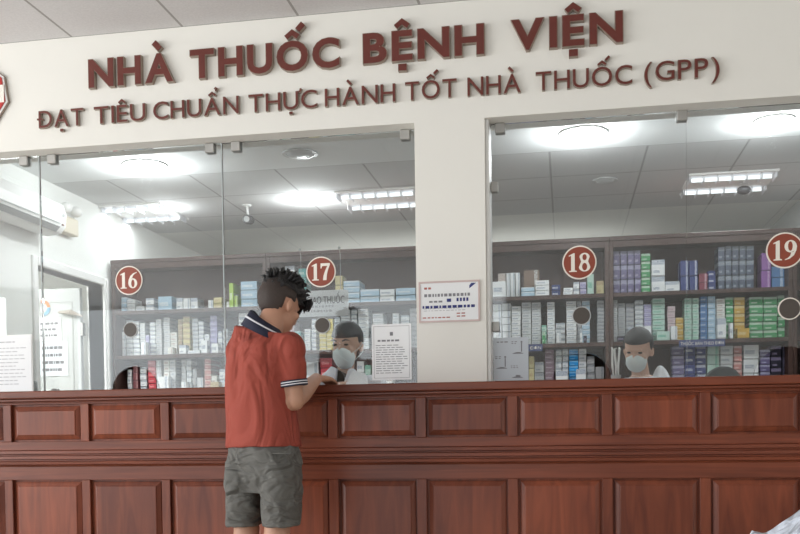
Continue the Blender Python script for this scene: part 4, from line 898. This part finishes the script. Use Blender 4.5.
def band(name, p, q, r0, r1, mt, par, t=0.0):
    bm = bmesh.new(); tube(bm, [p, q], [r0, r1], 28); return obj(name, bm, mt, par, smooth=False)
ax = (el_r-sh_r).normalized()
for s_, e_, rr, mt in ((0, 0.006, 0.0650, 'navy'), (0.006, 0.010, 0.0655, 'whitek'), (0.010, 0.016, 0.0650, 'navy'), (0.016, 0.020, 0.0655, 'whitek'), (0.020, 0.026, 0.0650, 'navy')):
    band('sleeve_band', sl_e+ax*(s_-0.008), sl_e+ax*(e_-0.008), rr, rr, M[mt], polo)
ax = (el_l-sh_l).normalized()
band('sleeve_band', sl_l-ax*0.006, sl_l+ax*0.018, 0.060, 0.060, M['navy'], polo)
# collar: rises around the neck, falls open at the front
def collar(r_in, r_out, z0, z1, mt, name):
    bm = bmesh.new(); n = 40; R_ = []
    c0 = Q(266, 328.5, YM); ax_ = (Vector((0.10, 0.22, 1))).normalized()
    for (rr, zz) in ((r_out, z0), (r_in, z1), (r_in-0.004, z1-0.001), (r_out-0.006, z0-0.002)):
        rg = []
        for k in range(n):
            t = 2*PI*k/n; dd = lat*math.cos(t)+dep_*math.sin(t)
            fr_ = max(0, math.sin(t)); rg.append(bm.verts.new(c0+Vector((dd.x*rr*1.03, dd.y*rr*1.05, 0))+ax_*(zz-0.035*fr_)+Vector((0, 0, -dd.x*0.048))))
        R_.append(rg)
    for i in range(4):
        for k in range(n): bm.faces.new((R_[i][k], R_[i][(k+1) % n], R_[(i+1) % 4][(k+1) % n], R_[(i+1) % 4][k]))
    return obj(name, bm, mt, polo, smooth=True)
collar(0.068, 0.100, -0.030, 0.036, M['navy'], 'collar')
collar(0.0815, 0.0885, 0.0065, 0.0125, M['whitek'], 'collar_stripe'); 
# shorts
bm = bmesh.new()
loft(bm, [sec(492, 234, 297, 0.085, pw=2.5), sec(478, 230, 301, 0.115), sec(463, 228, 302, 0.128), sec(450, 229, 299, 0.125), sec(442, 232, 294, 0.11)], 40)
for xl_, xr_, dy in ((227.5, 263.5, 0.03), (263, 300.5, -0.03)):
    def s2(y, a_, b_, dp, pw=2.3):
        Y = YM+dy; c = Q((a_+b_)/2, y, Y); return (c, X_*((Q(b_, y, Y).x-Q(a_, y, Y).x)/2), Yv*dp, pw)
    ins = 1.8 if dy > 0 else 0; ino = 0 if dy > 0 else 1.8
    loft(bm, [s2(525.5, xl_+1, xr_-ins-1, 0.095), s2(520, xl_+0.5, xr_-ins-0.5, 0.097), s2(500, xl_, xr_-ins, 0.112), s2(478, xl_, xr_, 0.128), s2(462, xl_+2, xr_-2, 0.118), s2(452, xl_+6, xr_-6, 0.10)], 32)
def sfold(co):
    a = noise.noise(Vector((co.x*14, co.y*8, co.z*22+co.x*30))); b = noise.noise(Vector((co.x*30, co.y*16, co.z*34+co.x*40))); return 0.0065*a+0.0035*b
shorts = fuse('shorts', bm, M['shorts'], man, 0.006, 3, sfold)
bm = bmesh.new(); pk = Q(283, 450, YM-0.152)
loft_pts = [(Q(270+i*4, 452-0.4*i, 0)) for i in range(6)]
box(bm, Q(269, 452, YM-0.15).x, Q(291, 452, YM-0.15).x, YM-0.150, YM-0.135, pk.z-0.016, pk.z-0.012); obj('pocket_flap', bm, M['shorts'], shorts)
for an in feet:
    bm = bmesh.new(); ell(bm, (an.x+0.03, an.y+0.06, 0.03), lat*0.050, dep_*0.14, Zv*0.0295); obj('shoe', bm, M['dark'], man, smooth=True)

# --- pharmacist behind window seventeen
YP = 1.0
K = lambda px, py, Y=YP: at(px, py, Y)
ph = empty('person', (K(348, 400).x, YP+0.05, 0.45), 'pharmacist in a white coat and face mask seated behind window seventeen', 'person')
hc = K(347, 345, YP-0.02); hf = Vector((-0.22, -1, -0.22))
bm = bmesh.new(); L, rt, fw, up = head(bm, hc, hf, (0, -0.15, 1), 1.08)
tube(bm, [K(345, 392, YP+0.03), K(345, 375, YP+0.02), hc+Vector((0, 0.02, -0.03))], [0.055, 0.050, 0.046], 16)
cz = K(344, 388).z; cx = K(344, 388).x
loft(bm, [((cx, YP+0.03, cz+0.00), X_*0.06, Yv*0.06), ((cx, YP+0.04, cz-0.06), X_*0.17, Yv*0.09), ((cx, YP+0.05, cz-0.25), X_*0.16, Yv*0.10), ((cx, YP+0.05, 0.60), X_*0.16, Yv*0.11), ((cx, YP+0.05, 0.47), X_*0.17, Yv*0.13)], 24)
shr, elr, wrr = Vector((cx-0.17, YP+0.03, cz-0.08)), Vector((cx-0.20, YP-0.10, ZT+0.05)), at(314, 381, 0.62)
wrr.z = ZT+0.04
tube(bm, [shr, elr], [0.045, 0.038], 14); tube(bm, [elr, elr.lerp(wrr, 0.5), wrr], [0.038, 0.034, 0.025], 14); hand(bm, wrr, (-0.35, -1, 0.0), (0, 0.1, 1), 0.9, 0.4, 1)
shl, ell_, wrl = Vector((cx+0.17, YP+0.03, cz-0.08)), Vector((cx+0.22, YP-0.12, ZT+0.05)), Vector((cx+0.10, 0.68, ZT+0.035))
tube(bm, [shl, ell_], [0.045, 0.038], 14); tube(bm, [ell_, ell_.lerp(wrl, 0.5), wrl], [0.038, 0.034, 0.025], 14); hand(bm, wrl, (-0.4, -1, 0.0), (0, 0.1, 1), 0.9, 0.4, -1)
for s in (-1, 1): tube(bm, [(cx+s*0.08, YP+0.05, 0.52), (cx+s*0.10, 0.90, 0.53), (cx+s*0.10, 0.76, 0.50), (cx+s*0.10, 0.74, 0.30), (cx+s*0.10, 0.76, 0.08)], [0.08, 0.08, 0.055, 0.05, 0.04], 14); ell(bm, (cx+s*0.10, 0.74, 0.035), X_*0.04, Yv*0.08, Zv*0.034)
fuse('body', bm, M['skin2'], ph, 0.0075, 2)
bm = bmesh.new(); hair_shell(bm, L(0, -0.012, 0.032), rt, fw, up, 0.089, 0.108, 0.103, lambda d: (d[2] > (0.20 if d[1] > 0.25 else (-0.45 if d[1] > -0.3 else -0.95))), 0.03, 7, 2)
obj('hair', bm, M['hair'], ph, smooth=True)
bm = bmesh.new(); loft(bm, [(L(0, 0.050, -0.004), rt*0.020, fw*0.052), (L(0, 0.047, -0.022), rt*0.058, fw*0.068), (L(0, 0.048, -0.060), rt*0.063, fw*0.064), (L(0, 0.042, -0.095), rt*0.050, fw*0.052), (L(0, 0.034, -0.118), rt*0.030, fw*0.034)], 28)
mk = obj('face_mask', bm, M['mask'], ph, smooth=True)
bm = bmesh.new()
for s in (-1, 1): tube(bm, [L(s*0.062, 0.048, -0.03), L(s*0.078, 0.01, -0.012), L(s*0.087, -0.012, 0.012)], 0.0016, 6); tube(bm, [L(s*0.060, 0.046, -0.075), L(s*0.080, 0.01, -0.050), L(s*0.087, -0.012, -0.035)], 0.0016, 6)
obj('ear_loop', bm, M['mask'], mk)
bm = bmesh.new()
for s in (-1, 1): ell(bm, L(s*0.033, 0.081, 0.012), rt*0.015, fw*0.008, up*0.0065, 12, 8)
obj('eyes', bm, M['eye'], ph, smooth=True)
bm = bmesh.new()
for s in (-1, 1): tube(bm, [L(s*0.016, 0.091, 0.032), L(s*0.034, 0.089, 0.039), L(s*0.054, 0.078, 0.034)], [0.004, 0.005, 0.002], 6)
obj('eyebrows', bm, M['hair'], ph, smooth=True)
bm = bmesh.new()
loft(bm, [((cx+0.03, YP+0.045, cz+0.045), X_*0.105, Yv*0.065), ((cx, YP+0.04, cz-0.01), X_*0.165, Yv*0.10), ((cx, YP+0.04, cz-0.06), X_*0.205, Yv*0.115), ((cx, YP+0.05, cz-0.25), X_*0.19, Yv*0.13), ((cx, YP+0.05, 0.55), X_*0.20, Yv*0.15)], 36)
tube(bm, [shr+Vector((0.03, 0, 0.03)), elr, elr.lerp(wrr, 0.80)], [0.062, 0.055, 0.043], 18); tube(bm, [shl+Vector((-0.03, 0, 0.03)), ell_, ell_.lerp(wrl, 0.80)], [0.062, 0.055, 0.043], 18)
ct_ = fuse('white_coat', bm, M['coat'], ph, 0.007, 3, folds(0.006, 12, 28))
bm = bmesh.new()
pn = [K(334, 368, YP-0.075), K(346, 374, YP-0.085), K(344, 402, YP-0.10), K(333, 402, YP-0.10)]
v1 = [bm.verts.new(p) for p in pn]; v2 = [bm.verts.new(p+Vector((0, 0.03, 0))) for p in pn]
bm.faces.new(v1); bm.faces.new(v2[::-1])
for k in range(4): bm.faces.new((v1[k], v1[(k+1) % 4], v2[(k+1) % 4], v2[k]))
obj('undershirt', bm, M['shirtd'], ph)
for nm, pts in (('lapel', [(331, 366), (337, 369), (335, 396), (318, 397), (320, 377)]), ('lapel', [(348, 369), (352, 368), (368, 382), (366, 397), (340, 397), (343, 384)])):
    bm = bmesh.new(); v1 = [bm.verts.new(K(x, y, YP-0.10)) for x, y in pts]; v2 = [bm.verts.new(K(x, y, YP-0.10)+Vector((0, 0.05, 0))) for x, y in pts]
    bm.faces.new(v1); bm.faces.new(v2[::-1])
    for k in range(len(pts)): bm.faces.new((v1[k], v1[(k+1) % len(pts)], v2[(k+1) % len(pts)], v2[k]))
    obj(nm, bm, M['coat'], ct_, bevel=0.006, seg=2)
def stool(x, y, z, label):
    r = empty('stool', (x, y, 0), label, 'stool')
    bm = bmesh.new(); tube(bm, [(x, y, z-0.05), (x, y, z-0.005)], 0.17, 28); obj('seat', bm, M['dark'], r, bevel=0.01, seg=2)
    bm = bmesh.new(); tube(bm, [(x, y, 0.05), (x, y, z-0.051)], 0.025, 14); obj('post', bm, M['steel'], r)
    bm = bmesh.new(); tube(bm, [(x, y, 0.0), (x, y, 0.05)], [0.17, 0.14], 28); obj('base', bm, M['steel'], r)
# prescription sheet standing behind the glass
p0_, p1_ = K(346, 384, 0.60), K(371, 384, 0.64)
# --- second pharmacist, behind windows eighteen and 19
YS = 1.25
K2 = lambda px, py, Y=YS: at(px, py, Y)
p2 = empty('person', (K2(645, 400).x, YS, 0.45), 'pharmacist in pale coat and mask bent low behind the glass right of number eighteen', 'person')
hc = K2(638, 350, YS-0.02); hf = Vector((-0.35, -1, -0.45)); bm = bmesh.new(); L, rt, fw, up = head(bm, hc, hf, (0, -0.2, 1), 1.0)
cx = K2(644, 380).x; cz = K2(645, 372).z
tube(bm, [(cx-0.01, YS+0.04, cz-0.05), hc+Vector((0, 0.03, -0.02))], [0.052, 0.046], 14)
loft(bm, [((cx, YS+0.04, cz-0.02), X_*0.07, Yv*0.06), ((cx, YS+0.05, cz-0.09), X_*0.17, Yv*0.09), ((cx, YS+0.05, 0.75), X_*0.16, Yv*0.10), ((cx, YS+0.05, 0.47), X_*0.17, Yv*0.13)], 20)
for s in (-1, 1):
    a0, b0, c0 = Vector((cx+s*0.17, YS+0.04, cz-0.10)), Vector((cx+s*0.22, YS-0.16, 0.95)), Vector((cx+s*0.12, YS-0.36, 1.0))
    tube(bm, [a0, b0], [0.045, 0.038], 12); tube(bm, [b0, c0], [0.038, 0.025], 12); hand(bm, c0, (-0.3*s, -0.3, 0.6), (0, -1, 0.2), 0.85, 0.5, s)
    tube(bm, [(cx+s*0.08, YS+0.05, 0.52), (cx+s*0.10, YS-0.28, 0.50), (cx+s*0.10, YS-0.29, 0.28), (cx+s*0.10, YS-0.26, 0.07)], [0.08, 0.055, 0.05, 0.04], 12); ell(bm, (cx+s*0.10, YS-0.30, 0.035), X_*0.04, Yv*0.10, Zv*0.034)
fuse('body', bm, M['skin2'], p2, 0.0075, 2)
bm = bmesh.new(); hair_shell(bm, L(0, -0.012, 0.032), rt, fw, up, 0.084, 0.102, 0.098, lambda d: (d[2] > (0.28 if d[1] > 0.25 else (-0.45 if d[1] > -0.3 else -0.9))), 0.03, 7, 5)
obj('hair', bm, M['hair'], p2, smooth=True)
bm = bmesh.new(); loft(bm, [(L(0, 0.050, -0.004), rt*0.020, fw*0.048), (L(0, 0.047, -0.022), rt*0.054, fw*0.062), (L(0, 0.048, -0.060), rt*0.059, fw*0.058), (L(0, 0.042, -0.095), rt*0.046, fw*0.046), (L(0, 0.034, -0.112), rt*0.026, fw*0.030)], 24); obj('face_mask', bm, M['mask'], p2, smooth=True)
bm = bmesh.new()
for s in (-1, 1): ell(bm, L(s*0.031, 0.076, 0.010), rt*0.013, fw*0.007, up*0.006, 10, 8)
obj('eyes', bm, M['eye'], p2, smooth=True)
bm = bmesh.new()
loft(bm, [((cx, YS+0.04, cz-0.03), X_*0.12, Yv*0.08), ((cx, YS+0.05, cz-0.08), X_*0.20, Yv*0.11), ((cx, YS+0.05, 0.85), X_*0.19, Yv*0.12), ((cx, YS+0.05, 0.55), X_*0.20, Yv*0.15)], 30)
q = K2(661.5, 375); loft(bm, [((q.x+0.01, YS+0.02, q.z-0.16), X_*0.085, Yv*0.08), ((q.x, YS+0.02, q.z-0.04), X_*0.062, Yv*0.07), ((q.x-0.005, YS+0.02, q.z+0.03), X_*0.030, Yv*0.04), ((q.x-0.008, YS+0.02, q.z+0.055), X_*0.010, Yv*0.02)], 24)
for s in (-1, 1): a0, b0, c0 = Vector((cx+s*0.17, YS+0.04, cz-0.08)), Vector((cx+s*0.22, YS-0.16, 0.95)), Vector((cx+s*0.14, YS-0.32, 0.99)); tube(bm, [a0, b0, c0], [0.062, 0.052, 0.042], 14)
fuse('white_coat', bm, M['coat'], p2, 0.008, 3, folds(0.005, 12, 28))
# --- child at the near right, mostly outside the view
YK = -2.85
K3 = lambda px, py, Y=YK: at(px, py, Y)
cx = K3(859, 520).x; zs = K3(805, 505).z
ch = empty('person', (cx, YK, 0), 'small person in a white shirt cut off at the bottom right corner', 'person')
bm = bmesh.new(); hz = zs+0.155
head(bm, (cx+0.01, YK, hz), (-0.2, 1, 0), (0, 0, 1), 0.86)
tube(bm, [(cx, YK, zs-0.04), (cx, YK, hz-0.03)], [0.045, 0.04], 14)
loft(bm, [((cx, YK, zs-0.03), X_*0.08, Yv*0.06), ((cx, YK, zs-0.08), X_*0.12, Yv*0.075), ((cx, YK, 0.42), X_*0.11, Yv*0.085)], 20)
for s in (-1, 1):
    tube(bm, [(cx+s*0.12, YK, zs-0.07), (cx+s*0.15, YK+0.01, zs-0.24), (cx+s*0.15, YK+0.06, zs-0.38)], [0.035, 0.03, 0.022], 12); hand(bm, (cx+s*0.15, YK+0.06, zs-0.38), (0, 0.15, -1), (s, 0, 0), 0.65, 0.4, s)
    tube(bm, [(cx+s*0.055, YK, 0.46), (cx+s*0.06, YK, 0.24), (cx+s*0.06, YK-0.01, 0.05)], [0.062, 0.045, 0.03], 12); ell(bm, (cx+s*0.06, YK+0.03, 0.03), X_*0.03, Yv*0.07, Zv*0.028)
fuse('body', bm, M['skin2'], ch, 0.0075, 2)
bm = bmesh.new()
loft(bm, [((cx, YK, zs-0.005), X_*0.075, Yv*0.06), ((cx, YK, zs-0.045), X_*0.125, Yv*0.08), ((cx, YK, zs-0.09), X_*0.15, Yv*0.095), ((cx, YK, 0.50), X_*0.14, Yv*0.11), ((cx, YK, 0.40), X_*0.15, Yv*0.12)], 30)
for s in (-1, 1): tube(bm, [(cx+s*0.10, YK, zs-0.06), (cx+s*0.145, YK+0.005, zs-0.15), (cx+s*0.155, YK+0.01, zs-0.22)], [0.052, 0.050, 0.048], 16)
M['kid'] = mat('white blue cotton', (0.56, 0.60, 0.68), 0.85); creases(M['kid'], 14, (1.5, 1.5, 0.5), 1.0, 0.06)
shirt = fuse('white_shirt', bm, M['kid'], ch, 0.006, 3, folds(0.005, 14, 30))
bm = bmesh.new(); n = 28; R_ = []
for rr, zz in ((0.078, zs-0.012), (0.058, zs+0.03), (0.054, zs+0.029), (0.072, zs-0.014)): R_.append([bm.verts.new((cx+math.cos(2*PI*k/n)*rr, YK+math.sin(2*PI*k/n)*rr*0.9, zz)) for k in range(n)])
for i in range(4):
    for k in range(n): bm.faces.new((R_[i][k], R_[i][(k+1) % n], R_[(i+1) % 4][(k+1) % n], R_[(i+1) % 4][k]))
obj('collar', bm, M['coat'], shirt, smooth=True)
bm = bmesh.new(); hair_shell(bm, (cx+0.01, YK-0.01, hz+0.026), X_, Yv, Zv, 0.070, 0.088, 0.084, lambda d: d[2] > (0.3 if d[1] > 0.3 else -0.7), 0.03, 7, 5); obj('hair', bm, M['hair'], ch, smooth=True)
bm = bmesh.new(); loft(bm, [((cx, YK, 0.44), X_*0.135, Yv*0.10), ((cx, YK, 0.34), X_*0.13, Yv*0.10)], 24)
for s in (-1, 1): tube(bm, [(cx+s*0.06, YK, 0.40), (cx+s*0.065, YK, 0.24)], [0.068, 0.062], 14)
fuse('shorts', bm, M['navy'], ch, 0.008, 3)

# stools, loose paper, chair back, tongs cup
stool(at(348, 400, YP).x, YP+0.05, 0.438, 'round black stool under the pharmacist at window seventeen')
stool(K2(645, 400).x, YS+0.05, 0.438, 'round black stool under the pharmacist behind window eighteen')
bm2 = bmesh.new()
a0, a1 = at(347, 380, 0.48), at(371, 380, 0.48)
zq = at(355, 370, 0.54).z
v = [(a0.x-0.01, 0.46, ZT+0.002), (a1.x, 0.44, ZT+0.002), (a1.x-0.04, 0.53, zq-0.02), (a0.x+0.01, 0.55, zq)]
vs = [bm2.verts.new(p) for p in v]; vt = [bm2.verts.new((p[0], p[1]+0.0015, p[2])) for p in v]; bm2.faces.new(vs); bm2.faces.new(vt[::-1])
for k in range(4): bm2.faces.new((vs[k], vs[(k+1) % 4], vt[(k+1) % 4], vt[k]))
tag(obj('prescription_sheet', bm2, M['paper']), 'white prescription sheet propped up in front of the pharmacist at window seventeen', 'paper')
# desk behind the counter line carrying the tongs cup
cup = at(616, 392, YG+0.25)
r = empty('tongs_cup', (cup.x, cup.y, ZT), 'clear grey cup holding three white tongs on the counter below roundel eighteen', 'cup')
bmc = bmesh.new(); tube(bmc, [(cup.x, cup.y, ZT+0.001), (cup.x, cup.y, ZT+0.05)], [0.022, 0.026], 20); obj('cup', bmc, M['grey'], r)
for i, (dx0, x2, y2, x3, y3) in enumerate(((-0.012, 612.4, 366, 612.2, 348), (0.0, 616, 366, 614.4, 349), (0.012, 618.2, 366, 619.6, 348))):
    bmc = bmesh.new(); q2, q3 = at(x2, y2, cup.y), at(x3, y3, cup.y); tube(bmc, [(cup.x+dx0, cup.y, ZT+0.05), q2, q3, q3+Vector((0.012 if i == 1 else -0.004, 0, 0.004))], [0.004, 0.0055, 0.0055, 0.003], 10); obj('tongs_arm', bmc, M['white'], r, smooth=True)
# dark chair back seen through the glass
xa, xb = at(703, 380, 1.5).x, at(744, 380, 1.5).x; zt_ = at(724, 366, 1.5).z; xm, hw = (xa+xb)/2, (xb-xa)/2
r = empty('office_chair', (xm, 1.6, 0), 'dark grey office chair with rounded back behind the glass left of number nineteen', 'chair')
bmc = bmesh.new()
prof_ = [(xm+math.cos(PI-PI*k/24)*hw, zt_-0.12+math.sin(PI*k/24)*0.12) for k in range(25)]+[(xm+hw*0.9, 0.62), (xm-hw*0.9, 0.62)]
for pts, yv in ((prof_, 1.5), (prof_, 1.55)): pass
f1 = [bmc.verts.new((x, 1.5, z)) for x, z in prof_]; f2 = [bmc.verts.new((x, 1.55, z)) for x, z in prof_]; bmc.faces.new(f1); bmc.faces.new(f2[::-1])
for k in range(len(prof_)): bmc.faces.new((f1[k], f1[(k+1) % len(prof_)], f2[(k+1) % len(prof_)], f2[k]))
obj('backrest', bmc, mat('dark grey mesh fabric', (0.06, 0.07, 0.07), 0.8), r, bevel=0.01, seg=2)
boxes('seat', [(xm-0.2, xm+0.2, 1.561, 1.98, 0.44, 0.50)], M['dark'], r, bevel=0.02, seg=2)
bmc = bmesh.new(); tube(bmc, [(xm, 1.76, 0.06), (xm, 1.76, 0.439)], 0.025, 12); obj('post', bmc, M['steel'], r)
bmc = bmesh.new(); tube(bmc, [(xm, 1.545, 0.66), (xm, 1.60, 0.5), (xm, 1.76, 0.42)], 0.012, 8); obj('bracket', bmc, M['steel'], r)
for k in range(5):
    t = 2*PI*k/5; bmc = bmesh.new(); tube(bmc, [(xm, 1.76, 0.075), (xm+math.cos(t)*0.24, 1.76+math.sin(t)*0.24, 0.055)], [0.022, 0.014], 8); ell(bmc, (xm+math.cos(t)*0.24, 1.76+math.sin(t)*0.24, 0.027), (0.018, 0, 0), (0, 0.026, 0), (0, 0, 0.026), 12, 8); obj('leg', bmc, M['dark'], r)

# ------------------------------------------------------------------ light
w = bpy.data.worlds.new('world'); S.world = w; w.use_nodes = True
w.node_tree.nodes['Background'].inputs[0].default_value = (0.88, 0.95, 1.0, 1); w.node_tree.nodes['Background'].inputs[1].default_value = 1.6
area('daylight_opening', (-1.55, -8.95, 1.46), 6.8, 2.85, 85, (0.93, 0.97, 1.0), (PI/2, 0, 0))
area('added_side_light', (-4.9, -3.9, 1.6), 6.0, 2.4, 385, (0.96, 0.98, 1.0), (PI/2, 0, -PI/2))  # added key lamp; the left hall wall has no window
area('added_side_light', (7.4, -4.2, 1.6), 5.0, 2.2, 60, (1.0, 0.98, 0.95), (PI/2, 0, PI/2))  # added weaker lamp on the opposite, windowless side
area('annex_fill', (-1.6, 1.3, 2.45), 0.6, 0.6, 45, (1, 1, 1))  # added lamp without a fitting, brightens the door leaf and jamb
area('rear_fill', (1.8, 4.6, ZI-0.5), 3.0, 0.6, 6, (1, 1, 0.97), (PI, 0, 0))  # added upward lamp hidden behind the cabinets, brightens the rear ceiling
S.view_settings.view_transform = 'Standard'; S.view_settings.look = 'None'; S.view_settings.gamma = 1; S.view_settings.exposure = 0.0
S.cycles.use_denoising = True; S.cycles.max_bounces = 8; S.cycles.transparent_max_bounces = 16

bpy.data.scenes.remove(WORK)
